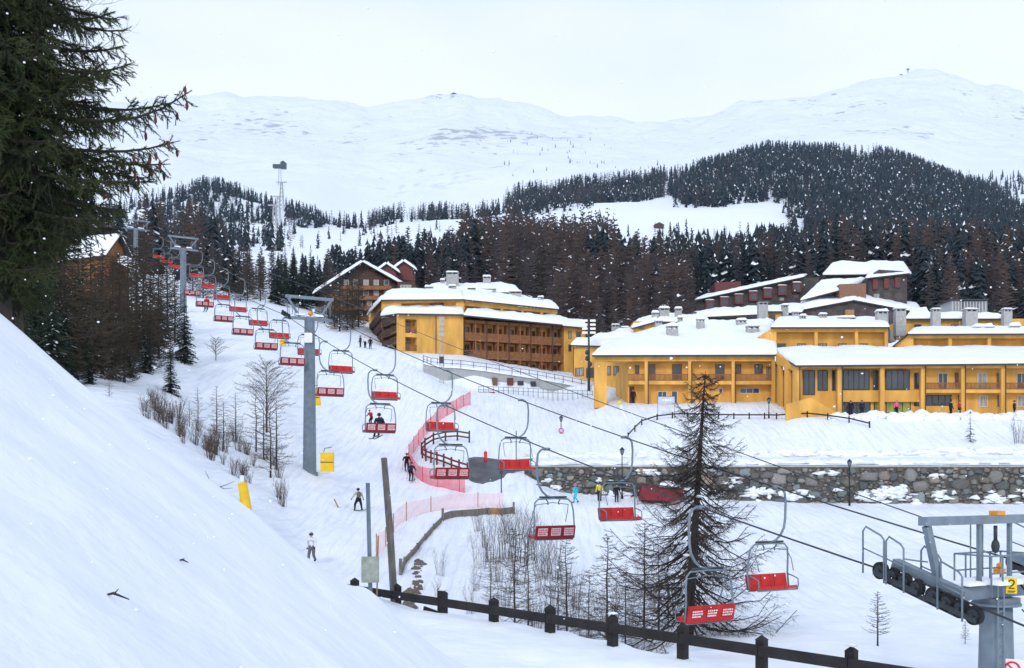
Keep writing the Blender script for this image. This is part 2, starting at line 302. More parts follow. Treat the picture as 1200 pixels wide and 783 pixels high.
# ------------------------------------------------------------------ terrain
def zz(Y, py): return (HOR-py)/FPX*Y
def bank(px, Y):
    return max(-1.94-.8*(px-600)/FPX*Y-.1*Y, -4.3)
Z = 'z'
FARL = {  # per column: (distance, photo row of the ground there); ('z', value) gives the height itself
-900: (13, [(17,Z,7),(30,Z,10),(60,Z,16),(100,Z,30),(200,Z,60),(400,Z,120),(700,Z,190),(1200,Z,330),(2000,Z,620),(3200,Z,1250),(4300,Z,1150)]),
-240: (13, [(17,Z,-2.1),(30,Z,-2.8),(45,Z,-1.2),(60,552),(72,520),(85,482),(100,428),(120,394),(145,366),(165,351),(200,341),(300,320),(450,307),(600,293),(750,284),(1000,260),(1200,225),(1400,240),(2000,192),(2700,142),(3200,110),(4300,Z,1150)]),
300: (13, [(17,Z,3.6),(30,Z,4),(50,Z,7),(70,Z,12),(100,Z,20),(150,Z,34),(200,Z,48),(300,Z,72),(450,Z,108),(700,Z,170),(1000,Z,265),(1250,Z,350),(1450,Z,400),(2000,Z,640),(2700,Z,960),(3200,Z,1240),(4300,Z,1150)]),
0: (13, [(16,Z,1.2),(30,Z,1.2),(50,515),(70,460),(90,420),(120,375),(150,340),(200,325),(300,318),(450,310),(700,300),(1000,275),(1250,250),(1450,255),(2000,205),(2700,152),(3200,118),(4300,Z,1150)]),
100: (13, [(17,Z,-.3),(30,Z,0),(45,500),(60,470),(75,445),(90,420),(120,380),(150,345),(200,330),(300,320),(450,312),(700,300),(1000,270),(1250,250),(1500,250),(2000,205),(2700,155),(3200,121),(4300,Z,1150)]),
200: (13, [(17,Z,-1.5),(30,Z,-2),(45,560),(60,520),(72,490),(85,450),(100,415),(120,388),(145,360),(165,345),(200,338),(300,318),(450,308),(600,295),(750,285),(1000,262),(1200,238),(1400,245),(2000,190),(2700,140),(3200,111),(4300,Z,1150)]),
240: (13, [(17,Z,-2.1),(30,Z,-2.8),(45,Z,-1.2),(60,552),(72,520),(85,482),(100,428),(120,394),(145,366),(165,351),(200,341),(300,320),(450,307),(600,293),(750,284),(1000,260),(1200,225),(1400,240),(2000,192),(2700,142),(3200,110),(4300,Z,1150)]),
300: (13, [(17,Z,-3),(30,Z,-4),(45,Z,-3.3),(60,590),(72,560),(80,525),(90,470),(100,440),(115,412),(135,385),(150,372),(170,362),(220,345),(300,325),(450,305),(600,292),(750,283),(1000,262),(1200,242),(1400,248),(2000,195),(2700,145),(3200,111),(4300,Z,1150)]),
365: (13, [(17,Z,-3.6),(28,Z,-4.5),(45,Z,-5.5),(58,660),(66,620),(73,585),(80,553),(90,525),(105,480),(120,447),(135,420),(150,400),(165,390),(220,360),(300,330),(450,305),(600,292),(750,283),(1000,268),(1150,260),(1400,256),(2000,198),(2700,148),(3200,113),(4300,Z,1150)]),
420: (14, [(18,Z,-3.1),(27.5,698),(31,Z,-4.2),(45,700),(58,665),(66,632),(76,598),(85,572),(95,545),(110,500),(130,450),(150,407),(160,399),(220,368),(300,338),(450,305),(600,292),(750,280),(1000,270),(1300,277),(1500,262),(2000,205),(2700,150),(3200,122),(4300,Z,1150)]),
470: (14, [(18,Z,-3.5),(26.7,710),(30,Z,-4.8),(42,Z,-6.5),(55,672),(64,645),(72,612),(80,590),(88,573),(95,553),(110,515),(130,465),(148,425),(156,413),(170,411),(220,375),(300,340),(450,300),(600,285),(800,268),(1000,258),(1300,262),(1500,252),(2000,200),(2700,145),(3200,117),(4300,Z,1150)]),
540: (15, [(18,Z,-3.7),(25.6,720),(28,Z,-5),(40,Z,-7.5),(50,700),(60,660),(70,625),(76,603),(82,585),(88,568),(95,540),(105,515),(125,475),(140,458),(149.6,453),(150.4,434),(158,420),(165,415),(200,402),(220,378),(300,340),(450,295),(600,283),(800,265),(1000,258),(1300,255),(1500,245),(2000,195),(2700,140),(3200,108),(4300,Z,1150)]),
600: (15, [(18,Z,-3.9),(24.5,729),(27,Z,-5.3),(38,Z,-8),(48,720),(60,665),(72,622),(80,595),(86,570),(90,560),(95,550),(103,538),(108,525),(118,505),(130,485),(140,465),(150.8,455),(151.6,443),(165,428),(172,425),(200,412),(220,380),(300,342),(450,295),(600,282),(800,262),(1000,250),(1150,232),(1400,240),(2000,195),(2700,148),(3200,118),(4300,Z,1150)]),
660: (15, [(18,Z,-4),(23.6,739),(26,Z,-5.3),(38,Z,-8.2),(48,728),(60,680),(75,630),(88,590),(95.3,575),(95.55,546),(101,541),(106,530),(118,508),(130,488),(140,474),(152.6,461),(153.4,451),(170,436),(185,432),(200,425),(220,385),(300,345),(450,297),(600,284),(750,268),(850,250),(1000,240),(1150,228),(1400,235),(2000,190),(2700,155),(3200,131),(4300,Z,1150)]),
720: (15, [(18,Z,-4.1),(22.5,752),(25,Z,-5.5),(38,Z,-8.5),(48,738),(60,690),(75,640),(88,597),(95.3,578),(95.55,546),(101,541),(106,527),(116,500),(126,474),(132,470),(150,458),(160,447),(185,435),(200,425),(220,390),(300,350),(450,300),(600,285),(720,272),(850,245),(1000,240),(1150,222),(1400,230),(2000,190),(2700,160),(3200,137),(4300,Z,1150)]),
800: (15, [(18,Z,-4.2),(21.2,767),(24,Z,-5.6),(40,745),(48,725),(60,690),(75,640),(88,600),(95.3,582),(95.55,546),(101,541),(106,525),(114,500),(124,475),(128,472),(145,466),(170,445),(200,412),(230,385),(300,355),(450,310),(600,290),(720,275),(830,248),(900,242),(1000,230),(1150,212),(1300,225),(2000,190),(2700,160),(3200,140),(4300,Z,1150)]),
900: (12, [(18,Z,-4.3),(20,Z,-3.95),(22.5,Z,-5.4),(38,745),(50,712),(65,660),(80,618),(90,595),(95.3,585),(95.55,546),(101,541),(105,527),(112,503),(120,485),(124,474),(128,472),(145,468),(170,445),(200,402),(235,372),(300,350),(450,318),(600,293),(700,275),(780,252),(850,243),(950,222),(1050,198),(1200,182),(1400,190),(2000,170),(2700,135),(3200,114),(4300,Z,1150)]),
950: (12, [(18,Z,-4.5),(24,Z,-5.6),(35,752),(45,722),(60,675),(80,622),(90,598),(95.3,588),(95.55,546),(101,541),(105,526),(110,505),(114,490),(117,487),(124,486),(145,472),(170,445),(200,402),(235,372),(300,350),(450,320),(600,295),(700,280),(780,257),(850,248),(950,222),(1050,196),(1200,178),(1400,186),(2000,165),(2700,130),(3200,108),(4300,Z,1200)]),
1040: (12, [(18,Z,-4.6),(24,Z,-6),(35,757),(45,724),(60,674),(80,622),(90,598),(95.3,588),(95.55,546),(101,541),(105,525),(110,505),(114,490),(117,487),(124,487),(145,474),(170,445),(200,405),(235,375),(300,352),(450,322),(600,300),(700,285),(800,262),(950,225),(1100,195),(1200,183),(1400,193),(2000,160),(2700,120),(3200,88),(4300,Z,1200)]),
1075: (12, [(18,Z,-4.6),(24,Z,-6),(35,757),(45,724),(60,674),(80,622),(90,598),(95.3,588),(95.55,546),(101,541),(105,525),(110,505),(114,490),(117,487),(124,487),(145,474),(170,445),(200,405),(235,375),(300,352),(450,322),(600,302),(700,289),(800,266),(950,232),(1080,205),(1200,196),(1400,206),(2000,163),(2700,118),(3200,84),(4300,Z,1200)]),
1140: (12, [(18,Z,-4.7),(24,Z,-6.1),(35,760),(45,725),(60,674),(80,622),(90,598),(95.3,589),(95.55,546),(101,541),(105,525),(110,505),(114,490),(117,487),(124,487),(145,474),(170,445),(200,408),(235,380),(300,355),(450,325),(600,305),(800,274),(950,248),(1050,230),(1150,222),(1350,232),(1600,212),(2000,178),(2700,130),(3200,97),(4300,Z,1200)]),
1220: (12, [(18,Z,-4.8),(24,Z,-6.2),(35,760),(45,725),(60,674),(80,622),(90,598),(95.3,590),(95.55,546),(101,541),(105,525),(110,505),(114,490),(117,487),(124,487),(145,474),(170,448),(200,415),(235,388),(300,360),(450,330),(600,308),(800,284),(950,264),(1050,256),(1300,232),(1500,214),(2000,182),(2700,137),(3200,107),(4300,Z,1200)]),
1500: (12, [(18,Z,-5),(24,Z,-6.3),(35,762),(45,727),(60,676),(80,624),(90,598),(95.3,590),(95.55,546),(101,541),(105,525),(110,505),(114,490),(117,487),(124,487),(145,474),(170,450),(200,420),(300,368),(450,335),(600,312),(800,290),(1050,265),(1500,220),(2000,190),(2700,150),(3200,130),(4300,Z,1150)]),
2100: (12, [(18,Z,-5),(24,Z,-6.3),(35,Z,-6.3),(60,Z,-6),(95.3,Z,-2.5),(95.55,Z,1.16),(101,Z,1.67),(117,Z,7.4),(124,Z,7.4),(200,Z,24),(450,Z,88),(800,Z,190),(1500,Z,440),(2700,Z,900),(3200,Z,1100),(4300,Z,1100)]),
}
def pchip(x, y, q):
    x = np.asarray(x, float); y = np.asarray(y, float); h = np.diff(x); d = np.diff(y)/h
    m = np.zeros_like(y)
    for i in range(1, len(x)-1):
        if d[i-1]*d[i] > 0:
            w1 = 2*h[i]+h[i-1]; w2 = h[i]+2*h[i-1]; m[i] = (w1+w2)/(w1/d[i-1]+w2/d[i])
    m[0] = d[0]; m[-1] = d[-1]
    q = np.clip(q, x[0], x[-1]); k = np.clip(np.searchsorted(x, q)-1, 0, len(x)-2)
    t = (q-x[k])/h[k]
    return (1+2*t)*(1-t)**2*y[k]+t*(1-t)**2*h[k]*m[k]+t*t*(3-2*t)*y[k+1]+t*t*(t-1)*h[k]*m[k+1]

ROWS = list(np.exp(np.linspace(math.log(1.2), math.log(4300), 520)))
ROWS += [94.8, 95.1, 95.3, 95.42, 95.55, 95.9, 149.2, 149.6, 150, 150.4, 150.8, 151.2, 151.6, 152.2, 152.6, 153, 153.4, 24, 25, 26, 22.7, 23.3, 21.5]
ROWS = np.array(sorted(ROWS))
PXS = np.array(sorted(FARL))
COLS = np.concatenate([np.linspace(-900, -120, 40), np.linspace(-100, 1300, 281), np.linspace(1320, 2100, 40)])
_ctrl = []
for px in PXS:
    yc, pts = FARL[px]
    xs = [1.2, 3, 6, 9, yc-1.2, yc]; zs = [bank(px, y) for y in xs]
    for p in pts:
        if len(p) == 3: xs.append(p[0]); zs.append(p[2])
        else: xs.append(p[0]); zs.append(zz(p[0], p[1]))
    # crest softly rounded, steps kept sharp
    _ctrl.append(pchip(np.log(xs), zs, np.log(ROWS)))
_ctrl = np.array(_ctrl)                               # (control columns, rows)
TAB = np.array([pchip(PXS, _ctrl[:, j], COLS) for j in range(len(ROWS))])   # rows x columns
for j, Y in enumerate(ROWS):                          # uneven snow and rough mountain sides
    for i, px in enumerate(COLS):
        X = (px-600)/FPX*Y
        if Y < 40:
            a = .10*noise.noise(Vector((X*.45, Y*.45, 0)))+.03*noise.noise(Vector((X*1.5, Y*1.1, 5)))
            q = noise.noise(Vector((X*1.1+7, Y*.9, 11))); a -= .16*max(q-.28, 0)
        elif Y < 300:
            f = 0.25 if 94 < Y < 104 or 112 < Y < 126 else 1
            a = f*(.32*noise.noise(Vector((X*.13, Y*.13, 0)))+.17*noise.noise(Vector((X*.4, Y*.4, 5)))+.06*noise.noise(Vector((X*1.2, Y*1.2, 15))))
        else:
            k = min((Y-300)/1500, 1)
            a = k*(20*noise.fractal(Vector((X*.004, Y*.003, 0)), 1.0, 2.0, 6)) + 1.0*noise.noise(Vector((X*.03, Y*.03, 0)))
            if Y > 2500: a -= 19*min((Y-2500)/500, 1)
            if Y > 2000: a += min((Y-2000)/800, 1)*(9*noise.noise(Vector((X*.012, Y*.006, 3)))-7*abs(noise.noise(Vector((X*.03, Y*.015, 7))))-22*abs(noise.noise(Vector((X*.007, Y*.0014, 2)))))
        TAB[j, i] += a
def G(x, y):
    px = 600+x/y*FPX
    i = int(np.clip(np.searchsorted(COLS, px)-1, 0, len(COLS)-2)); j = int(np.clip(np.searchsorted(ROWS, y)-1, 0, len(ROWS)-2))
    a = min(max((px-COLS[i])/(COLS[i+1]-COLS[i]), 0), 1); b = min(max((y-ROWS[j])/(ROWS[j+1]-ROWS[j]), 0), 1)
    return float((TAB[j,i]*(1-a)+TAB[j,i+1]*a)*(1-b)+(TAB[j+1,i]*(1-a)+TAB[j+1,i+1]*a)*b)
def GP(px, Y, dz=0):
    x = (px-600)/FPX*Y; return Vector((x, Y, G(x, Y)+dz))

XX = (COLS[None, :]-600)/FPX*ROWS[:, None]; YY = np.repeat(ROWS[:, None], len(COLS), 1)
verts = np.stack([XX, YY, TAB], -1).reshape(-1, 3)
W = len(COLS); idx = np.arange(len(ROWS)*W).reshape(len(ROWS), W)
faces = np.stack([idx[:-1,:-1], idx[:-1,1:], idx[1:,1:], idx[1:,:-1]], -1).reshape(-1, 4)
me = bpy.data.meshes.new('snow_ground'); me.from_pydata(verts.tolist(), [], faces.tolist())
me.polygons.foreach_set('use_smooth', [True]*len(faces)); me.materials.append(M['ground'])
o = bpy.data.objects.new('snow_ground', me); C.objects.link(o); tag(o, kind='structure')
# apron of snow behind the viewpoint
mb = MB(); n = 24
for j in range(n):
    for i in range(n):
        q = []
        for a, b in ((i,j),(i+1,j),(i+1,j+1),(i,j+1)):
            x = -40+80*a/n; y = -40+41.1*b/n; q.append((x, y, max(-1.94-.5*x, -4.3) if abs(x) < 12 else max(-1.94-.5*x*12/abs(x), -4.3)))
        mb.add(q, [(0,1,2,3)])
mb.v = [(x, y, z-.25) for x, y, z in mb.v]
tag(mb.build('snow_field', M['ground'], smooth=True), kind='structure')

# crumbs of snow rolled down the near bank
mb = MB(); rn = random.Random(2)
for i in range(60):
    x = rn.uniform(-6, 1); y = rn.uniform(3.5, 13); k = rn.uniform(.006, .02)*(1.6 if rn.random() < .1 else 1)
    mb.blob((x, y, G(x, y)+k*.2), (k*rn.uniform(.8,1.6), k, k*.7), 1, 0, .5, rn)
tag(mb.build('snow_crumbs', M['ground'], smooth=True), kind='structure')

# asphalt road above the stone wall: bends down towards the piste on the left
mb = MB()
path = [(548,96,90.5),(556,97.6,88.2),(566,99,87),(578,100.3,87.5),(590,101.3,90),(602,102,93),(611,102.3,95.5)] + [(px,102.4,96.05) for px in range(612, 1400, 12)]
rows = []
for px, yf, yn in path:
    line = []
    for k in range(9):
        y = yn+(yf-yn)*k/8; p = GP(px, y); line.append((p.x, p.y, p.z+(.09 if px > 600 else .24 if 0 < k < 8 else -.1)))
    rows.append(line)
for a, b in zip(rows[:-1], rows[1:]):
    for k in range(8): mb.add([a[k], b[k], b[k+1], a[k+1]], [(0,1,2,3)], 1 if a[0][0] > 1.2 else 0)
tag(mb.build('road', [M['asphalt'], M['packed']], smooth=True), kind='structure')
# ------------------------------------------------------------------ chairlift
ROPE1 = [Vector((10.5, 25, -2.7)), Vector((-18.2, 79.1, 13.1)), Vector((-48.7, 139.05, 32.7)), Vector((-76.3, 191.8, 49.0)), Vector((-112, 262, 66))]
ROPE2 = [Vector((15.39, 27.5, -2.7)), Vector((-14.77, 80.9, 13.1)), Vector((-45.1, 140.95, 32.7)), Vector((-71.7, 194.2, 49.0)), Vector((-107, 262, 66))]
SAG = {1: [1.2, .8, .6, .5], 2: [.85, .8, .6, .5]}
def rope_pt(k, span, s):
    r = (ROPE1, ROPE2)[k-1]; p = r[span].lerp(r[span+1], s); p.z -= 4*SAG[k][span]*s*(1-s); return p
def rope_at(k, px):
    for sp in range(4):
        lo, hi = 0, 1
        f = lambda s: 600+FPX*rope_pt(k, sp, s).x/rope_pt(k, sp, s).y
        if f(0) >= px >= f(1):
            for _ in range(40):
                mid = (lo+hi)/2
                if f(mid) > px: lo = mid
                else: hi = mid
            return rope_pt(k, sp, lo)
DIRW = (ROPE1[1]-ROPE1[0]).normalized()          # uphill direction
HD = Vector((DIRW.x, DIRW.y, 0)).normalized(); LIFTROT = math.atan2(HD.y, HD.x)-PI/2
rp = MB()
for k, r in ((1, ROPE1), (2, ROPE2)):
    pts = [r[0]+(r[0]-r[1]).normalized()*26+Vector((0,0,-1.2)), r[0]+(r[0]-r[1]).normalized()*8]
    for sp in range(4): pts += [rope_pt(k, sp, i/24) for i in range(24)]
    pts.append(r[-1]); rp.tube(pts, .028, 5)
tag(rp.build('haul_rope', M['rope'], smooth=True), 'long dark steel haul rope carrying the chairs from pylon to pylon', 'cable')
cc = MB()
ca, cb = Vector((10.6, 25.1, -1.05)), Vector((-15.5, 80, 15.2))
cc.tube([ca+(cb-ca)*(i/24)-Vector((0,0,4*.3*(i/24)*(1-i/24))) for i in range(25)], .016, 4)
cc.tube([cb.lerp(Vector((-46.5,140,35)), i/16)-Vector((0,0,4*.5*(i/16)*(1-i/16))) for i in range(17)], .016, 4)
tag(cc.build('signal_cable', M['rope']), 'thin black signal cable stretched above the haul rope between the grey pylons', 'cable')

# one chair: grip at the origin, rider faces +y, bench along x
def chair_meshes():
    d = {}
    h = MB()
    h.tube([(0,0,0),(-.16,0,.01),(-.30,0,-.05),(-.42,0,-.2),(-.46,0,-.55),(-.44,0,-1.1),(-.38,0,-1.42),(-.22,0,-1.68),(-.02,0,-1.84),(.18,0,-1.9),(.42,0,-1.9)], [.042,.042,.042,.044,.044,.044,.044,.044,.042,.038,.034], 7)
    h.box(-.09,.09,-.10,.10,-.055,.06); d['hanger'] = h.mesh('hanger', M['steel'], True)
    c = MB(); cx = .28
    c.tube([(cx-.62,0,-1.9),(cx+.62,0,-1.9)], .038, 7)
    for q in (-.3, .3): c.tube([(cx+q,0,-1.9),(cx+q*1.05,0,-2.0),(cx+q*.8,-.02,-2.10),(cx+q*.85,-.03,-2.2)], .024, 5)
    d['crossbar'] = c.mesh('crossbar', M['steeldark'], True)
    f = MB(); a = .90
    f.tube([(cx-a,-.02,-3.5),(cx-a-.02,-.1,-3.0),(cx-a,-.06,-2.45),(cx-a+.06,-.02,-2.12),(cx-a+.22,0,-1.98),(cx,0,-1.95),(cx+a-.22,0,-1.98),(cx+a-.06,-.02,-2.12),(cx+a,-.06,-2.45),(cx+a+.02,-.1,-3.0),(cx+a,-.02,-3.5)], .034, 6)
    for q in (-a, a): f.tube([(cx+q,-.08,-3.05),(cx+q,.2,-3.1),(cx+q,.44,-3.18),(cx+q,.46,-3.4),(cx+q,.40,-3.55)], .024, 5)
    f.tube([(cx-a,-.05,-3.58),(cx+a,-.05,-3.58)], .03, 5); f.tube([(cx-a,.42,-3.54),(cx+a,.42,-3.54)], .028, 5)
    d['frame'] = f.mesh('frame', M['steel'], True)
    s_ = MB()
    s_.tube([(cx-a+.16,.06,-2.2),(cx-a+.1,.22,-2.5),(cx-a+.12,.34,-2.9)], .017, 5); s_.tube([(cx+a-.16,.06,-2.2),(cx+a-.1,.22,-2.5),(cx+a-.12,.34,-2.9)], .017, 5)
    s_.tube([(cx-a+.16,.06,-2.2),(cx,.02,-2.12),(cx+a-.16,.06,-2.2)], .017, 5)
    d['safety_bar'] = s_.mesh('safety_bar', M['steel'], True)
    st = MB()
    for i in range(3):
        x0 = cx-a+.03+i*.595; st.hexa([(x0,-.06,-3.56),(x0+.575,-.06,-3.56),(x0+.575,.44,-3.5),(x0,.44,-3.5)], [(x0,-.06,-3.49),(x0+.575,-.06,-3.49),(x0+.575,.42,-3.40),(x0,.42,-3.40)])
    d['seat'] = st.mesh('seat', M['red'])
    b = MB()
    for i in range(3):
        x0 = cx-a+.03+i*.595; b.hexa([(x0,-.10,-3.5),(x0+.575,-.10,-3.5),(x0+.575,-.04,-3.5),(x0,-.04,-3.5)], [(x0,-.20,-3.03),(x0+.575,-.20,-3.03),(x0+.575,-.14,-3.02),(x0,-.14,-3.02)])
    d['backrest'] = b.mesh('backrest', M['red'])
    bb = MB()
    bb.hexa([(cx-a,-.155,-3.54),(cx+a,-.155,-3.54),(cx+a,-.105,-3.54),(cx-a,-.105,-3.54)], [(cx-a,-.25,-3.04),(cx+a,-.25,-3.04),(cx+a,-.205,-3.04),(cx-a,-.205,-3.04)])
    d['back_shell'] = bb.mesh('back_shell', M['maroon'])
    for v in (0, 1):
        rn = random.Random(5)
        for i in range(3):
            pm = MB()
            x0 = cx-a+.10+i*.595; x1 = x0+.43; y = lambda z: -.155-(z+3.54)*.19-.006
            z0, z1 = -3.42, -3.12
            pm.hexa([(x0,y(z0)-.008,z0),(x1,y(z0)-.008,z0),(x1,y(z0)+.004,z0),(x0,y(z0)+.004,z0)], [(x0,y(z1)-.008,z1),(x1,y(z1)-.008,z1),(x1,y(z1)+.004,z1),(x0,y(z1)+.004,z1)])
            for zc in (-3.19, -3.27, -3.35):
                xx = x0+.03
                while xx < x1-.06:
                    wd = rn.uniform(.03, .07); zt, zb = zc+.022, zc-.022
                    pm.hexa([(xx,y(zb)-.014,zb),(xx+wd,y(zb)-.014,zb),(xx+wd,y(zb)-.006,zb),(xx,y(zb)-.006,zb)], [(xx,y(zt)-.014,zt),(xx+wd,y(zt)-.014,zt),(xx+wd,y(zt)-.006,zt),(xx,y(zt)-.006,zt)], 1)
                    xx += wd+rn.uniform(.012, .03)
            d['advert_panel%d%d' % (v, i)] = pm.mesh('advert_panel', [M['patch'], M['redpaint']] if v == 0 else [M['red'], M['white']])
    return d
CH = chair_meshes()
def chair(k, px, label, group, red_back=False):
    p = rope_at(k, px)
    t = thing('lift_chair', label, 'lift chair', p, LIFTROT+(0 if k == 1 else PI), group); t.scale = (1.08,)*3
    for n in ('hanger', 'crossbar', 'frame', 'safety_bar', 'seat', 'backrest', 'back_shell'):
        q = bpy.data.objects.new(n, CH[n]); C.objects.link(q); q.parent = t
    if k == 1:
        for i in range(3):
            q = bpy.data.objects.new('advert_panel', CH['advert_panel%d%d' % (int(red_back), i)]); C.objects.link(q); q.parent = t
        if red_back:
            for c_ in t.children:
                if c_.name.startswith('back_shell'): c_.data = c_.data.copy(); c_.data.materials[0] = M['red']
    return t
G1 = 'chairs riding up on the left rope of the lift'; G2 = 'empty red chairs coming down on the right rope of the lift'
CHAIRS = []
for px, lab in ((821, 'bright red lift chair with white lettering hanging low in front of the big bare larch'),
                (641, 'maroon backed lift chair just above the bare saplings, nearest of those with pale panels'),
                (522, 'maroon backed lift chair hanging in front of the red brown road fence'),
                (440, 'maroon backed lift chair carrying one dark dressed rider with skis'),
                (382, 'empty maroon backed lift chair immediately right of the tall grey pylon shaft'),
                (338, 'empty maroon backed lift chair partly hidden by the tall grey pylon shaft'),
                (308, 'empty pale panelled lift chair, first one left of the tall grey pylon'),
                (281, 'empty pale panelled lift chair, second one left of the tall grey pylon'),
                (259, 'empty pale panelled lift chair hanging just right of the red dressed rider'),
                (237, 'small distant lift chair carrying a rider dressed in red'),
                (222, 'tiny distant lift chair over the snowy crest just left of the red dressed rider')):
    CHAIRS.append(chair(1, px, lab, G1, px == 821))
for px, lab in ((909, 'red lift chair hanging right of the big bare larch, nearest of the descending chairs'),
                (731, 'red lift chair hanging in front of the stone wall beside a street lamp'),
                (610, 'red lift chair hanging just left of the stone wall over the dark road'),
                (522, 'red lift chair hanging in front of the red safety net'),
                (456, 'red lift chair over the piste just below the blank yellow hotel wall'),
                (404, 'red lift chair under the brown chalet, just right of the tall pylon'),
                (366, 'red lift chair passing directly behind the head of the tall grey pylon'),
                (331, 'red lift chair with a yellow crash pad just below it'),
                (306, 'red lift chair low above the snow crest, second descending one left of the tall pylon'),
                (282, 'small red lift chair, third descending one left of the tall pylon'),
                (263, 'small red lift chair, fourth descending one left of the tall pylon'),
                (247, 'small red lift chair, two places right of the far T shaped pylon'),
                (233, 'small red lift chair, first one right of the far T shaped pylon'),
                (207, 'tiny red lift chair just left of the far T shaped pylon'),
                (197, 'tiny red lift chair, second one left of the far T shaped pylon'),
                (188, 'tiny red lift chair among brown trees midway between the two farthest pylons'),
                ):
    CHAIRS.append(chair(2, px, lab, G2))

# sheave train meshes: wheels on a beam along local y
def sheave_train(mb, half, nw, r, tilt):
    mb.beam((0,-half,half*-tilt-.0), (0,half,half*tilt), .10, .16, 0)
    for i in range(nw):
        y = -half+(i+.5)*2*half/nw
        mb.disc((0,y,y*tilt+.16), (1,0,0), r, .12, 14, 1); mb.disc((0,y,y*tilt+.16), (1,0,0), r*.45, .17, 10, 0)

def pylon(label, X, Y, arm_z, half, base_r, top_r, struts, group, sign=False, base_dz=0.):
    gz = G(X, Y)-.6
    t = thing('lift_pylon', label, 'lift pylon', (X, Y, gz), LIFTROT, group)
    H = arm_z-gz
    s = MB(); s.tube([(0,0,0),(0,0,.5),(0,0,.55),(0,0,H-.6)], [base_r*1.25, base_r*1.25, base_r, top_r], 12)
    s.build('shaft', M['steel'], t, True)
    a = MB(); b = MB()
    if struts:       # wide top beam on two slanting struts
        a.box(-half*1.02, half*1.02, -.12, .12, H+1.0, H+1.22); a.box(-half*1.0, half*1.0, -.15, .15, H-.7, H-.5)
        for q in (-1, 1):
            a.beam((q*half*.42,0,H-.5), (q*half*.92,0,H+1.0), .16, .16, 0, (0,1,0))
        a.box(-.32,.32,-.3,.3,H-.85,H-.45)
    else:
        a.box(-half, half, -.12, .12, H-.5, H-.25)
    a.build('crossarm', M['steel'], t)
    for q in (-1, 1):
        sh = MB(); sheave_train(sh, 1.3, 4, .17, .31); sh.v = [(x+q*half, y, z+H-.5) for x, y, z in sh.v]
        sh.build('wheel_train', [M['steeldark'], M['rubber']], t)
    sn = MB(); sn.patch((-half*.6,-.24,H-.45),(-.35,-.24,H-.45),(-.35,.24,H-.45),(-half*.6,.24,H-.45), .16, 8, 6); sn.patch((.35,-.24,H-.45),(half*.6,-.24,H-.45),(half*.6,.24,H-.45),(.35,.24,H-.45), .16, 8, 6, seed=3)
    sn.build('snow_cap', M['snow'], t, True)
    for q in (-1, 1):
        rl = MB()
        for y in (-.5, .5): rl.tube([(q*half*.55,y,H-.4),(q*half*.55,y,H+.5),(q*half*.8,y,H+.55),(q*half*.8,y,H-.4)], .03, 5)
        rl.tube([(q*half*.55,-.5,H+.45),(q*half*.55,.5,H+.45)], .03, 5)
        rl.build('catwalk_rail', M['steel'], t)
    if sign:
        sg = MB(); sg.box(-.32,.32,-top_r-.10,-top_r-.06,H-2.6,H-1.8); q = sg.build('number_plate', M['white'], t); q.rotation_euler = (0,0,-LIFTROT)
        lp = MB(); lp.blob((0,-.25,H-.2),(.22,.22,.22),1,0); lp.build('beacon', M['orange'], t, True)
    return t
GP_ = 'grey chairlift pylons climbing the slope'
pylon('tall grey pylon standing beside the piste, its head level with the brown chalet', -16.5, 80, 13.55, 1.95, .56, .42, True, GP_, True)
pylon('grey T shaped pylon far up the slope, second pylon above the piste', -46.9, 140, 33.2, 2.05, .5, .4, True, GP_)
pylon('thin grey pylon among trees beside the snow roofed chalet, farthest of the pylons', -74, 193, 49.5, 2.6, .5, .4, True, GP_)

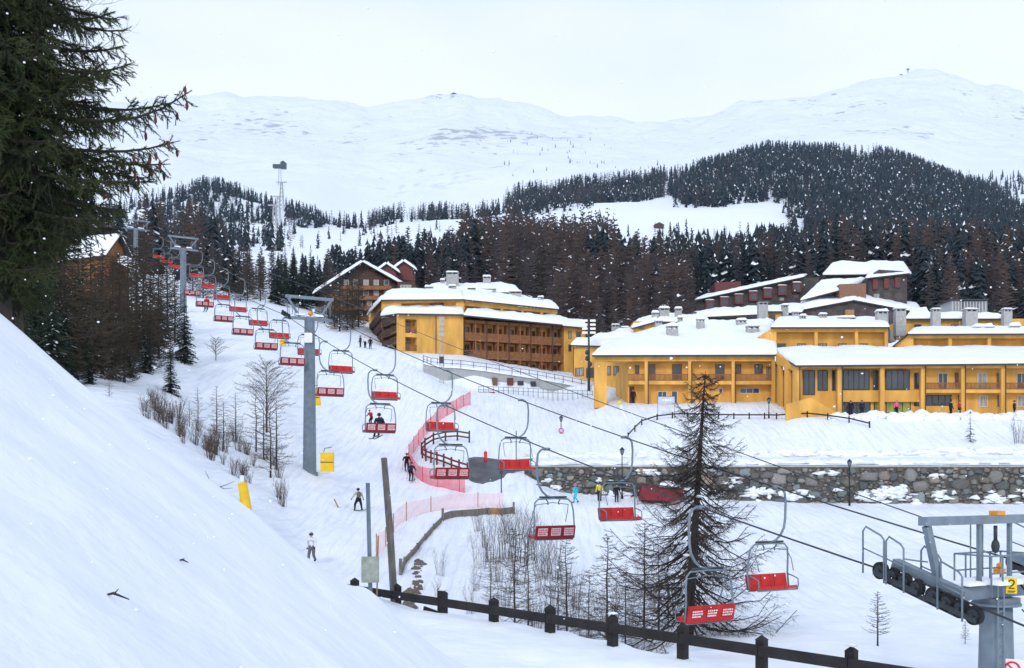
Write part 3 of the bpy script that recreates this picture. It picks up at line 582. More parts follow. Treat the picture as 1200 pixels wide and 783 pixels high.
# near pylon head, seen from slightly above
NX, NY = 12.95, 26.25
gz = G(NX, NY)-.5
t = thing('lift_pylon', 'large grey pylon with wheel trains, railings and a yellow number 2 plate, nearest pylon', 'lift pylon', (NX, NY, gz), LIFTROT, GP_)
Zl = -2.98-gz                         # lower crossarm height above the base
half = 2.76
s = MB(); s.tube([(0,0,0),(0,0,Zl-.35)], [.48,.40], 24); s.tube([(0,0,Zl-.42),(0,0,Zl-.36)], .62, 20); s.build('shaft', M['steel'], t, True)
a = MB()
a.box(-half+.35, half-.35, -.17, .17, Zl-.20, Zl+.12); a.box(-half-.1, half+.1, -.14, .14, Zl+1.76, Zl+1.98)
a.box(-.45,.45,-.4,.4,Zl-.36,Zl-.21)
a.build('crossarm', M['steel'], t)
for q in (-1, 1):
    st = MB(); st.beam((q*(half-.55),0,Zl+.12), (q*(half-.05),-.0,Zl+1.75), .19, .15, 0, (0,1,0)); st.build('strut', M['steel'], t)
    up = MB(); up.beam((q*.62,.05,Zl+.12),(q*.62,.05,Zl+1.75), .10, .10); up.build('upright', M['steel'], t)
    rope_d = DIRW
    sh = MB(); tl = .30
    for g in (-.84, .84):              # two rocker groups of four wheels
        sh.beam((q*half-.12, g-.7, (g-.7)*tl-.06), (q*half-.12, g+.7, (g+.7)*tl-.06), .07, .13, 0)
        sh.beam((q*half+.12, g-.7, (g-.7)*tl-.06), (q*half+.12, g+.7, (g+.7)*tl-.06), .07, .13, 0)
        for i in range(4):
            y = g-.57+i*.38; c = (q*half, y, y*tl+.02)
            sh.disc(c, (1,0,0), .235, .13, 20, 1); sh.disc(c, (1,0,0), .15, .16, 14, 0); sh.disc(c, (1,0,0), .05, .3, 8, 0)
    sh.beam((q*half, -1.0, -1.0*tl-.16), (q*half, 1.0, 1.0*tl-.16), .09, .14, 0)
    sh.v = [(x, y, z+Zl+.06) for x, y, z in sh.v]; sh.build('wheel_train', [M['steeldark'], M['rubber']], t, False)
    bm_ = MB(); bm_.beam((q*half-q*.30,-1.0,Zl-.05-1.0*tl+.40),(q*half-q*.30,1.2,Zl+1.2*tl+.40-.05), .26, .24, 0); bm_.build('catwalk', M['steel'], t)
    rl = MB(); ox = q*half+q*.30
    def hoop(x, y0, y1, h):
        b0, b1 = Zl+y0*tl+.1, Zl+y1*tl+.1
        rl.tube([(x,y0,b0-.2),(x,y0,b0+h-.12),(x,y0+.1*(1 if y1>y0 else -1),b0+h),(x,y1-.1*(1 if y1>y0 else -1),b1+h),(x,y1,b1+h-.12),(x,y1,b1-.2)], .026, 7)
        rl.tube([(x,y0,b0+h*.45),(x,y1,b1+h*.45)], .02, 6)
    hoop(ox, 1.75, 1.05, 1.05); hoop(ox, .98, .42, 1.05); hoop(ox-q*.75, .5, -.1, .95)
    rl.tube([(ox,.42,Zl+.9),(ox-q*.3,.3,Zl+.85),(ox-q*.75,.3,Zl+.8)], .02, 6)
    rl.build('catwalk_rail', M['steel'], t, True)
    rl = MB(); hoop(ox, -.6, -1.3, 1.0); rl.build('catwalk_rail', M['steel'], t, True)
rl = MB()
for x in (-.95, -.5, .5, .95):
    for y in (-.55, .55):
        rl.tube([(x,y,Zl-.1),(x,y,Zl+.95)], .024, 6)
for y in (-.55, .55):
    for z in (.5, .95): rl.tube([(-.95,y,Zl+z),(.95,y,Zl+z)], .022, 6)
for x in (-.3, 0.2): rl.tube([(x,.55,Zl),(x,.55,Zl+1.75)], .02, 5)
for x in (-.95, .95): rl.tube([(x,-.55,Zl+.95),(x,.55,Zl+.95)], .022, 6)
rl.build('catwalk_rail', M['steel'], t, True)
ld = MB()
for x in (-.62, -.38): ld.tube([(x,-.50,-.2),(x,-.50,Zl+.2)], .022, 6)
for i in range(int((Zl+.2)/.28)): ld.tube([(-.62,-.50,.1+i*.28),(-.38,-.50,.1+i*.28)], .016, 5)
ld.build('ladder', M['steel'], t)
wl = MB(); wl.tube([(0,.02,Zl+1.7),(0,.02,Zl+1.3)], .05, 8); wl.blob((0,.02,Zl+1.15),(.11,.11,.2),2); wl.build('winch_block', M['steeldark'], t, True)
lt = MB(); lt.box(-.16,.16,-.16,.1,Zl+1.985,Zl+2.10); lt.build('beacon', M['orange'], t)
lb = MB(); lb.box(-.12,.12,-.2,.0,Zl+.42,Zl+.56); lb.blob((0,-.1,Zl+.64),(.09,.09,.09),1); lb.build('lamp_box', M['orange'], t)
sn = MB()
for x0, x1, y0, y1, q in ((-1.55,-.85,-.35,.3,1),(-.7,.35,-.62,.0,2),(.5,1.2,-.5,.2,3),(-.6,.1,.2,.65,4)):
    sn.patch((x0,y0,Zl+.13),(x1,y0,Zl+.13),(x1,y1,Zl+.13),(x0,y1,Zl+.13), .13, 10, 8, seed=q)
sn.build('snow_cap', M['snow'], t, True)
# number plate: a "2" built of bars, facing down the line of sight
pl = MB(); pl.box(-.13,.13,-.025,0,-.20,.20)
pl.add([(0,0,0)], [])
npl = pl.build('number_plate', M['signyellow'], t); npl.location = (-.22,-.60,Zl+.16); npl.rotation_euler = (0,0,-LIFTROT-R(22))
n2 = MB(); arc = [(-.065,.075),(-.055,.11),(-.02,.135),(.025,.13),(.06,.10),(.06,.055),(.03,.01),(-.06,-.085),(.07,-.085)]
n2.tube([(x,-.034,z+.02) for x, z in arc], .016, 6); n2.tube([(-.09,-.03,-.135),(.09,-.03,-.135)], .010, 4); n2.tube([(-.09,-.03,-.165),(.06,-.03,-.165)], .008, 4)
q = n2.build('number', M['black'], npl)
# prohibition plate low on the shaft
pp = MB(); pp.box(-.28,.28,-.02,0,-.35,.22)
q = pp.build('warning_plate', M['white'], t); q.location = (-.05,-.50,Zl-2.0); q.rotation_euler = (0,0,-LIFTROT-R(20))
rg = MB(); rg.tube([(.17*math.cos(i*PI/12),-.03,.17*math.sin(i*PI/12)-.03) for i in range(25)], .026, 6); rg.tube([(-.12,-.03,.09),(.12,-.03,-.15)], .022, 6); rg.build('red_ring', M['redpaint'], q)
cbx = MB(); cbx.tube([(.2,-.45,Zl+.3),(.45,-.7,Zl-.2),(.8,-.6,Zl-.45),(1.2,-.2,Zl-.3)], .022, 6); cbx.tube([(.35,-.5,Zl-.5),(.6,-.75,Zl-.9),(.9,-.6,Zl-1.6)], .018, 6); cbx.build('control_cable', M['rubber'], t, True)
# ------------------------------------------------------------------ buildings
def win(t, fr, px0, px1, py0, py1, d, frame='frame', glass='glass', mull=1, name='window', label=None, cross=0):
    """a window set into the wall face at depth d: proud frame round a recessed pane, as one part"""
    mb = MB(); a, b = fr.t(px0, d), fr.t(px1, d); tm = (a+b)/2
    z0, z1 = fr.z(py1, tm, d), fr.z(py0, tm, d); w = .09
    fr.box(mb, a+w, b-w, z0+w, z1-w, d-.02, d-.004, 1)
    fr.box(mb, a, a+w, z0, z1, d-.07, d-.003, 0); fr.box(mb, b-w, b, z0, z1, d-.07, d-.003, 0)
    fr.box(mb, a+w, b-w, z1-w, z1, d-.068, d-.003, 0); fr.box(mb, a+w, b-w, z0, z0+w, d-.075, d-.003, 0)
    for i in range(mull):
        x = a+(b-a)*(i+1)/(mull+1); fr.box(mb, x-.035, x+.035, z0+w, z1-w, d-.06, d-.003, 0)
    if cross: 
        zc = z0+(z1-z0)*.68; fr.box(mb, a+w, b-w, zc-.03, zc+.03, d-.055, d-.0035, 0)
    if glass == 'glass' and frame in ('frame', 'framew') and (int(px0*7)+int(py0*3)) % 5 < 2: glass = 'curtain'
    o = part(mb, name, [M[frame], M[glass]], t)
    if label: o['label'] = label
    return o
def rail(t, fr, px0, px1, py0, py1, d, mtl='brownwood', name='balcony_railing', n=None):
    mb = MB(); a, b = fr.t(px0, d), fr.t(px1, d); tm = (a+b)/2; z0, z1 = fr.z(py1, tm, d), fr.z(py0, tm, d)
    fr.box(mb, a, b, z1-.09, z1, d, d+.07); fr.box(mb, a, b, z0+.05, z0+.13, d+.005, d+.065)
    n = n or int((b-a)/.16)
    for i in range(n): 
        x = a+(b-a)*(i+.5)/n; fr.box(mb, x-.045, x+.045, z0+.13, z1-.09, d+.02, d+.05)
    return part(mb, name, M[mtl], t)
def col(t, fr, px0, px1, py0, py1, d0, d1, mtl='yellow', name='column'):
    mb = MB(); fr.pbox(mb, px0, px1, py0, py1, d0, d1); return part(mb, name, M[mtl], t)
def roof(t, cs, th, nu=24, nv=10, seed=0, slab=.22, snow=True, name='roof'):
    mb = MB(); cs = [Vector(c) for c in cs]; dn = Vector((0,0,-slab)); mb.hexa([c+dn for c in cs], cs)
    part(mb, name, M['eave'], t)
    if snow:
        s = MB(); s.patch(*cs, th, nu, nv, seed=seed, base=.012); return part(s, 'snow_cover', M['snow'], t, True)
def pipe(t, fr, px, py0, py1, d, r=.06):
    mb = MB(); x = fr.t(px, d); mb.tube([fr.pt(x, d, fr.z(py1, x, d)), fr.pt(x, d, fr.z(py0, x, d))], r, 6); part(mb, 'drainpipe', M['eave'], t)
def chimney(t, px0, px1, py0, py1, Y, cap=.35, seed=1, slots=True):
    mb = MB(); x0, x1 = (px0-600)/FPX*Y, (px1-600)/FPX*Y; z0, z1 = zz(Y, py1)-.8, zz(Y, py0); w = x1-x0; dd = max(.8, w*.7)
    mb.box(x0, x1, Y, Y+dd, z0, z1-.35)
    for i in range(3):
        xa = x0+.04+(w-.2)*i/2; mb.box(xa, xa+.12, Y+.03, Y+dd-.03, z1-.35, z1-.08)
    mb.box(x0-.06, x1+.06, Y-.06, Y+dd+.06, z1-.08, z1+.02)
    o = part(mb, 'chimney', M['chimney'], t)
    if cap:
        s = MB(); s.patch((x0-.08,Y-.08,z1+.02),(x1+.08,Y-.08,z1+.02),(x1+.08,Y+dd+.08,z1+.02),(x0-.08,Y+dd+.08,z1+.02), cap, 8, 6, seed=seed, base=.004)
        s.localise(t.location); s.build('snow_cap', M['snow'], o, True)
    return o
def base(fr, t, z): q = fr.pt(t, 0, z); return (q.x, q.y, q.z)

# ---- hotel at right, left wing (front at about 126 m)
F = Fr(697, 126, 912, 126)
H2 = thing('hotel_wing', 'yellow hotel wing with wooden balconies and huge snowy hipped roof, behind the bare larch', 'hotel', (24, 126, 9.4), group='wings of the yellow hotel at right')
t = H2; g0 = 480
mb = MB()      # walls: recessed front behind the loggia, end walls, back
F.pbox(mb, 736, 911, 423.5, g0, 1.5, 1.85, 0)
zA, zB = 9.0, 14.95
F.box(mb, F.t(736,1.5), F.t(736,1.5)+.35, zA, zB, 1.853, 16); F.box(mb, F.t(911,1.5)-.35, F.t(911,1.5), zA, zB, 1.853, 16); F.box(mb, F.t(736,1.5), F.t(911,1.5), zA, zB, 16.003, 16.4)
part(mb, 'wall', M['yellow'], t)
mb = MB(); F.pbox(mb, 697, 908, 415.6, 423.3, -.02, 1.4); part(mb, 'header_beam', M['yellow'], t)
mb = MB(); F.pbox(mb, 737, 907, 446.5, 450.5, .1, 1.49); part(mb, 'balcony_slab', M['yellow'], t)
col(t, F, 697, 711, 423.5, 478, 0, 1.3)
for a, b in ((755.5,760),(806.5,811),(857.5,862),(904.5,908.5)): col(t, F, a, b, 423.5, g0, 0, .45)
for px in (758.6, 809.5, 860.5): pipe(t, F, px+1.2, 424, 476, -.08)
for a, b in ((736,755),(760.3,806),(811.4,857),(862.4,904)): rail(t, F, a, b, 438.5, 446.3, .12)
for a, b, c, d_ in ((761,768,427,445.5),(787.5,799,427,445.5),(838,849,427,445.5),(862.5,868.5,427,438),(884,894,427,438),(898,903,430,445.5),(744,749,428,439)):
    win(t, F, a, b, c, d_, 1.5)
for a, b, c, d_, m_ in ((770.5,781.5,458.5,467,1),(786.5,794,458,473,0),(842,847,455,461,0),(866.5,890,454.5,461.5,2)): win(t, F, a, b, c, d_, 1.5, 'framew', mull=m_)
mb = MB(); F.pbox(mb, 737.5, 743.5, 453, 474, 1.44, 1.496); part(mb, 'door', M['terrred'], t)
E = 125.3
roof(t, [P(694,416.2,E), P(911,415.6,E), P(907,377,148), P(795,381.5,148)], .75, 60, 24, 3)
roof(t, [P(795,381.5,148.05), P(694,416.2,E+.06), P(712,404,150), P(795,381.6,150)], .6, 20, 16, 5)
for i, (a, b, c, d_, Y) in enumerate(((782,795,382,397,134),(817,826,374,386,141),(864,875,375,388,142),(876,890,382,397,136.5),(768,776,376,387,147.5),(795,800.5,372,381,148.5))): chimney(t, a, b, c, d_, Y, .3, i)

# ---- right wing, closest front (117 m)
F = Fr(936, 117, 1300, 117)
H3 = thing('hotel_wing', 'long yellow hotel wing with tall glazed ground floor and snowy lean-to roof, closest at right', 'hotel', (52, 117, 7.2), group='wings of the yellow hotel at right')
t = H3
mb = MB(); F.pbox(mb, 938, 1299, 431.5, 492, 1.5, 1.8)
F.box(mb, F.t(938,1.5), F.t(938,1.5)+.35, 7, 13.1, 1.803, 9); part(mb, 'wall', M['yellow'], t)
mb = MB(); F.pbox(mb, 934, 1300, 427.6, 431.4, -.02, .5); part(mb, 'header_beam', M['yellow'], t)
for x in (934, 981.5, 1031.5, 1079.5, 1126.5, 1173.5, 1221, 1268): col(t, F, x, x+5, 431.5, 492, 0, .5)
for x in (937.5, 987.2, 1084.7, 1131.5, 1178.7): pipe(t, F, x, 428, 488, -.07)
mb = MB(); F.pbox(mb, 1084.6, 1300, 456.5, 460.5, .2, 1.49); F.pbox(mb, 984, 1079, 457.5, 471, .9, 1.49); part(mb, 'balcony_slab', M['yellow'], t)
for a, b in ((1084.7,1126.3),(1131.7,1173.3),(1178.7,1221),(1226,1268)): rail(t, F, a, b, 448.5, 456.3, .22)
for a, b, c, d_, m_ in ((941,955,434,463,1),(958,970,434,458,1),(975,981,434,458,0),(988,1019,434,457,4),(1023,1030.5,434,457,0),(1038,1066,434,457,3)): win(t, F, a, b, c, d_, .95 if a > 984 else 1.5, 'eave', mull=m_)
for a, b, c, d_, m_, gl in ((988.5,1020,470.5,486,3,'glass'),(1024,1031,470.5,486,0,'glassgreen'),(1038,1067,470,484.5,2,'glassgreen'),(1071,1079,463,476,0,'glass'),(1084.8,1115,463,475.5,3,'glass')): win(t, F, a, b, c, d_, 1.5, 'eave', gl, mull=m_)
for a, b in ((1099,1110.5),(1145,1156.5),(1191,1203)): win(t, F, a, b, 437, 456, 1.5, 'framew', mull=1)
for a, b in ((1071,1078.5),(1119,1123),(1168,1172),(1214,1218)): win(t, F, a, b, 437, 456, 1.5, mull=0)
for a, b in ((1146.5,1157),(1191.5,1203)): win(t, F, a, b, 463.5, 477, 1.5, 'framew', mull=1)
for a, b in ((1123,1126),(1169,1173)): win(t, F, a, b, 463.5, 477, 1.5, mull=0)
mb = MB(); x0 = F.t(941,.2)     # sloping yellow ramp parapet at the corner
mb.prism([F.pt(F.t(921,-2),-2,6.8), F.pt(F.t(983,-2),-2,6.8), F.pt(F.t(983,-2),-2,F.z(485,9,-2)), F.pt(F.t(950,-2),-2,F.z(466,3,-2)), F.pt(F.t(921,-2),-2,F.z(474,0,-2))], (0,.3,0)); part(mb, 'ramp_parapet', M['yellow'], t)
# side toward the left wing: columns under the rake and a deep shaded glazed porch
FS = Fr(909.5, 125.4, 934, 117.3)
mb = MB(); FS.pbox(mb, 909.5, 934, 470, 492, 1.2, 1.5); part(mb, 'side_wall', M['yellow'], t)
for a, b in ((911,914),(919,923.5),(928.5,932.5)): col(t, FS, a, b, 427, 489, 0, .4)
win(t, FS, 913, 929, 433, 470, 1.2, 'eave', mull=2)
mb = MB(); L1 = FS.L
mb.hexa([FS.pt(0,-.03,14.6), FS.pt(L1,-.03,12.6), FS.pt(L1,.4,12.6), FS.pt(0,.4,14.6)], [FS.pt(0,-.03,15.9), FS.pt(L1,-.03,13.3), FS.pt(L1,.4,13.3), FS.pt(0,.4,15.9)]); part(mb, 'rake_beam', M['yellow'], t)
roof(t, [P(932.5,428.2,116.4), P(1300,425,116.4), P(1300,409.5,131.5), P(904,409.5,131.5)], .62, 90, 20, 11)

# ---- upper left block over the roofs
F = Fr(893, 131.6, 1041, 131.6)
H4 = thing('hotel_block', 'yellow upper hotel block of three open loggias under a flat snowy roof', 'hotel', (42, 131.6, 12), group='wings of the yellow hotel at right')
t = H4
mb = MB(); F.pbox(mb, 904, 1040.8, 389, 415, 1.4, 1.7); F.box(mb, F.t(1039,.5), F.t(1040.8,.5), 14, 19.5, .5, 1.39)
a = F.t(885,0); b = F.t(906,0)
mb.prism([F.pt(F.t(889,0),0,14.5), F.pt(b,0,14.5), F.pt(b,0,F.z(384.2,b)), F.pt(F.t(890,0),0,F.z(394,b))], (0,1.38,0)); part(mb, 'wall', M['yellow'], t)
mb = MB(); F.pbox(mb, 906.2, 1041, 383.6, 389, -.02, 1.3); part(mb, 'header_beam', M['yellow'], t)
for x in (906.3, 954.5, 1002, 1036.8): col(t, F, x, x+3.6, 389.1, 413, 0, .4)
for x in (911, 934, 959, 982, 1007): win(t, F, x, x+10, 402.5, 409, 1.4, mull=1)
roof(t, [P(903,383.4,130.9), P(1042.5,383.2,130.9), P(1038,374,146), P(912,373,146)], .5, 44, 14, 21)
for i, (a, b, c, d_, Y) in enumerate(((917,924,357.5,368,150),(929.5,936.5,365.5,375,144),(938.5,945,370,378,139),(961.5,969,368,377.5,141),(1028.5,1041,364.5,379,137),(983,1003,372,379,138.5),(1050,1062,361.5,387,137))): chimney(t, a, b, c, d_, Y, .28, 30+i)
mb = MB(); mb.box((1043.5-600)/FPX*138,(1050-600)/FPX*138,138,140,zz(138,400),zz(138,387)); part(mb, 'chimney', M['chimney'], t)

# ---- upper right block
F = Fr(1050, 130.4, 1300, 130.4)
H5 = thing('hotel_block', 'yellow upper hotel block with slanted left gable, behind the tall chimney stacks', 'hotel', (62, 130.4, 12), group='wings of the yellow hotel at right')
H5['label'] = 'yellow upper hotel block with slanted left end, directly below the row of tall chimneys'
t = H5
mb = MB(); F.pbox(mb, 1066, 1299, 396.5, 414.5, 1.4, 1.7)
b = F.t(1070.5,0)
mb.prism([F.pt(F.t(1048,0),0,14), F.pt(b,0,14), F.pt(b,0,F.z(391.7,b)), F.pt(F.t(1066,0),0,F.z(391.7,b)), F.pt(F.t(1049,0),0,F.z(405,b))], (0,1.38,0)); part(mb, 'wall', M['yellow'], t)
mb = MB(); F.pbox(mb, 1070.7, 1299, 391.5, 396.4, -.02, 1.3); part(mb, 'header_beam', M['yellow'], t)
for x in (1111.5, 1157.5, 1203, 1250): col(t, F, x, x+4, 396.5, 413.5, 0, .4)
for x in (1071.5, 1091, 1117, 1137, 1163, 1182, 1207): win(t, F, x, x+9, 409.5, 413.6, 1.4, mull=1)
roof(t, [P(1064,391.2,129.7), P(1300,390.5,129.7), P(1300,385.5,141), P(1070,385.5,141)], .45, 60, 12, 31)
mb = MB(); 
mb.hexa([P(1046,407,129.7), P(1064,391.4,129.7), P(1066,391.4,135), P(1050,407,135)], [P(1046,405.8,129.7), P(1063.6,390.2,129.7), P(1066,390.2,135), P(1050,405.8,135)]); part(mb, 'gable_board', M['eave'], t)

# ---- back row with stacks
F = Fr(1061, 143, 1300, 143)
H6 = thing('hotel_block', 'narrow yellow attic row of the hotel with tall pale chimney stacks in front', 'hotel', (68, 143, 14), group='wings of the yellow hotel at right')
t = H6
mb = MB(); F.pbox(mb, 1061, 1299, 373.6, 392, 0, 6); part(mb, 'wall', M['yellow'], t)
for a, b, c in ((1071,1079.5,2),(1114.5,1123,2),(1130,1135.5,2),(1159,1165,2)): win(t, F, a, b, 380, 388, 0)
roof(t, [P(1060,373.4,142.3), P(1179,373.4,142.3), P(1172,369.5,149.5), P(1066,368.5,149.5)], .5, 40, 12, 41)
roof(t, [P(1062,372.5,143.5), P(1093,372.5,143.5), P(1086,363,150), P(1070,363,150)], .5, 16, 10, 42)
for i, (a, b, c, d_, Y) in enumerate(((1093,1102.5,362,388,140),(1132,1146,362,388,140),(1176.5,1186.5,362,388,140),(1143,1165,383,389.5,135),(1186,1196,382,389,136))): chimney(t, a, b, c, d_, Y, .18 if c < 370 else .5, 50+i)

# ---- attic turret, connecting roofs left of the hipped roof
t = thing('hotel_block', 'small yellow attic turret with one tall pale chimney, above the hipped snow roof', 'hotel', ((905-600)/FPX*150, 150, 20), group='wings of the yellow hotel at right')
F = Fr(898, 150, 916, 150)
mb = MB(); F.pbox(mb, 899, 916, 365, 385, 0, 4); part(mb, 'wall', M['yellow'], t)
win(t, F, 901, 908.5, 369, 378, 0)
roof(t, [P(898,364.8,149.5), P(917,364.8,149.5), P(917,363,154.5), P(898,363,154.5)], .3, 10, 8, 44)
chimney(t, 889, 900, 354, 384, 148, 0)
chimney(t, 917.5, 924, 358, 372, 152, .25)

t = thing('hotel_block', 'low yellow rear hotel block with rounded snow roof and chimneys, left of the hipped roof', 'hotel', ((770-600)/FPX*166, 166, 20), group='wings of the yellow hotel at right')
F = Fr(742, 166, 830, 166)
mb = MB(); F.pbox(mb, 743, 829, 376.5, 400, 0, 8); part(mb, 'wall', M['yellow'], t)
win(t, F, 776, 782, 380, 386, 0); win(t, F, 748, 755, 380, 386, 0)
roof(t, [P(740,384.5,165.2), P(770,376.4,165.2), P(775,372,176), P(752,377,176)], .8, 18, 10, 45)
roof(t, [P(770,376.6,165.2), P(832,378.5,165.2), P(828,373,176), P(775,372,176)], .8, 30, 10, 46)
for i, (a, b, c, d_, Y) in enumerate(((773,784.5,361,374,167),(791.5,799,361.5,373,168),(764.5,772,366.5,376,167))): chimney(t, a, b, c, d_, Y, .35, 60+i)

t = thing('hotel_block', 'yellow link building with two snowy roof tiers beside the tall floodlight mast', 'hotel', ((700-600)/FPX*158, 158, 16), group='wings of the yellow hotel at right')
F = Fr(671, 158, 742, 152)
mb = MB(); F.pbox(mb, 672, 735, 404.5, 472, 0, 7); part(mb, 'wall', M['yellow'], t)
mb = MB(); F2 = Fr(691, 166, 760, 162); F2.pbox(mb, 694, 757, 396.5, 420, 0, 6); part(mb, 'upper_wall', M['yellow'], t)
roof(t, [P(669,404.3,157.4), P(739,406.5,152.4), P(735,400,160), P(674,399,165)], .7, 30, 10, 47)
roof(t, [P(690,398.6,165), P(762,396.5,161.4), P(770,385.5,175), P(745,386,175)], .8, 30, 12, 48)
for a, b, c, d_ in ((674,684,431,441),(687,697,431,443),(712,716,429,440),(719,725,429,440)): win(t, F, a, b, c, d_, 0, mull=1)
pipe(t, F, 671.8, 404, 440, -.05)
for i, (a, b, c, d_, Y) in enumerate(((717,726,380.5,391,172),(728,737,383.5,391,172))): chimney(t, a, b, c, d_, Y, .2, 66+i)

# ---- first hotel (left centre)
t = thing('hotel', 'large yellow hotel with three floors of brown wooden balconies and stepped snow roofs, left of the floodlight mast', 'hotel', ((560-600)/FPX*165, 165, 19.5))
t['label'] = 'yellow hotel with brown balcony front, blank end wall and stepped snowy roofs above the piste'
FE = Fr(466, 157, 543, 162)         # blank end block front
FL = Fr(447.5, 164, 466, 157)       # its left return with balconies
FB = Fr(543, 162.6, 661, 169.5)       # long balcony front
FC = Fr(661, 169.3, 686, 171.5)
mb = MB()
pts = [FE.pt(0,0,0), FE.pt(FE.L,0,0), FE.pt(FE.L,12,0), FL.pt(0,14,0), FL.pt(0,0,0)]
zt = zz(159, 366.5)
# end block front built round two balcony recesses
FE.pbox(mb, 488.5, 543, 366.8, 420, 0, .4); FE.pbox(mb, 466, 472.5, 366.8, 420, 0, .4)
FE.pbox(mb, 472.5, 488.5, 366.8, 374, .003, .4); FE.pbox(mb, 472.5, 488.5, 390.5, 395, .003, .4); FE.pbox(mb, 472.5, 488.5, 411.5, 420, .003, .4)
FE.pbox(mb, 466.5, 500, 366.8, 420, 1.6, 1.9)
FE.box(mb, FE.t(488.5)+.01, FE.t(488.5)+.3, 18, zt, .41, 1.59)
FE.box(mb, FE.L-.4, FE.L-.003, 18, zt, .403, 14)
part(mb, 'end_wall', M['yellow'], t)
mb = MB(); FE.pbox(mb, 473, 488, 390.6, 391.6, .1, 1.58); part(mb, 'balcony_slab', M['yellow'], t)
for a, b in ((383,390.3),(404,411.3)): rail(t, FE, 472.7, 488.3, a, b, .1)
for a, b in ((376,390),(397,411)): win(t, FE, 474, 481, a, b, 1.6, 'brownwood'); 
pipe(t, FE, 511, 367, 415, -.06)
mb = MB(); FL.pbox(mb, 447.5, 466, 368, 425, 1.3, 1.7); FL.box(mb, FL.L-.5, FL.L-.003, 17.5, zt, .004, 1.29); part(mb, 'side_wall', M['yellow'], t)
for a, b in ((372,378.5),(385,391.5),(398,404.5)): rail(t, FL, 448, 464, a, b, .05, 'darkwood')
mb = MB()
for a in (379, 392, 405): FL.pbox(mb, 448, 464, a, a+1.5, .06, 1.29)
FL.box(mb, 0, .25, 18, zt, 0, 1.28); part(mb, 'balcony_slab', M['darkwood'], t)
for a in (373, 386, 399): win(t, FL, 451, 458, a, a+8, 1.3, 'brownwood')
# roof tier over the end block
roof(t, [P(446,370,164.5), P(543.5,368.2,161.6), P(543,364,172), P(452,362.5,172)], .95, 40, 12, 71)
roof(t, [P(446,370.2,164.6), P(466,367.2,156.2), P(543.5,368.4,161.4), P(543.5,368.4,164)], .95, 30, 8, 72)
# balcony front: timber back wall, yellow fascia bands, wooden posts, railings, doors
mb = MB(); FB.box(mb, 0, FB.L, 14, FB.z(374,0), 1.8, 2.2); part(mb, 'balcony_back_wall', M['yellow'], t)
zroof0 = FB.z(372.5, .3); zfl = [FB.z(y, .3) for y in (375.5, 394.5, 413.0)]; st = 2.9
ztop = FB.z(372.5, 0); L_ = FB.L
for k in range(3):
    zc = ztop-.5-(k+1)*st
    mb = MB(); FB.box(mb, .1, L_-.05, zc-.30, zc+.02, .06, 1.79); part(mb, 'balcony_slab', M['brownwood'], t)
mb = MB(); FB.box(mb, .02, L_-.02, ztop-.75, ztop-.28, .17, .5); part(mb, 'timber_beam', M['brownwood'], t)
nb = 9
for i in range(nb+1):
    x = .15+(L_-.3)*i/nb
    mb = MB(); FB.box(mb, x-.11, x+.11, 14, ztop-.3, -.02 if i % 2 else .0, .16); part(mb, 'balcony_post', M['darkwood' if i % 2 == 0 else 'brownwood'], t)
for k in range(2):
    zc = ztop-.5-(k+1)*st
    for i in range(nb):
        a = .15+(L_-.3)*i/nb+.12; b = .15+(L_-.3)*(i+1)/nb-.12
        mb = MB()
        FB.box(mb, a, b, zc+.95, zc+1.05, .03, .11); FB.box(mb, a, b, zc+.06, zc+.16, .03, .11)
        n = 12
        for j in range(n): x = a+(b-a)*(j+.5)/n; FB.box(mb, x-.10, x+.10, zc+.16, zc+.95, .05, .09)
        part(mb, 'balcony_railing', M['brownwood'], t)
for k in range(3):
    zc = ztop-.5-(k+1)*st
    for i in range(nb):
        a = .15+(L_-.3)*i/nb; b = .15+(L_-.3)*(i+1)/nb; m0 = a+(b-a)*(.2 if i % 2 else .3)
        mb = MB(); w = .08; x1 = m0+.95
        FB.box(mb, m0+w, x1-w, zc+.05, zc+2.1, 1.775, 1.796, 1); FB.box(mb, m0, m0+w, zc+.03, zc+2.2, 1.74, 1.797, 0); FB.box(mb, x1-w, x1, zc+.03, zc+2.2, 1.74, 1.797, 0); FB.box(mb, m0+w, x1-w, zc+2.1, zc+2.2, 1.74, 1.797, 0)
        part(mb, 'balcony_door', [M['brownwood'], M['terrred'] if (i*3+k) % 4 else M['glass']], t)
        mb = MB(); FB.box(mb, b-.25, b-.1, zc+.02, zc+st-.2, .5, 1.78); part(mb, 'balcony_divider', M['brownwood'], t)
roof(t, [P(543.3,369.3,161.2), P(662,380.6,168.2), P(668,376,180), P(548,364,173)], .8, 60, 12, 73)
mb = MB(); FC.pbox(mb, 661.2, 686, 383.4, 450, 0, 9); part(mb, 'end_wall', M['yellow'], t)
for a, b, c, d_ in ((666,669.5,388,397),(675,680.5,389,397),(666,669.5,404,412),(675,680.5,405,413)): win(t, FC, a, b, c, d_, 0, mull=0)
roof(t, [P(659.5,381.6,167.8), P(688,384.2,170.7), P(684,378,182), P(664,376.5,179.5)], .75, 20, 10, 74)
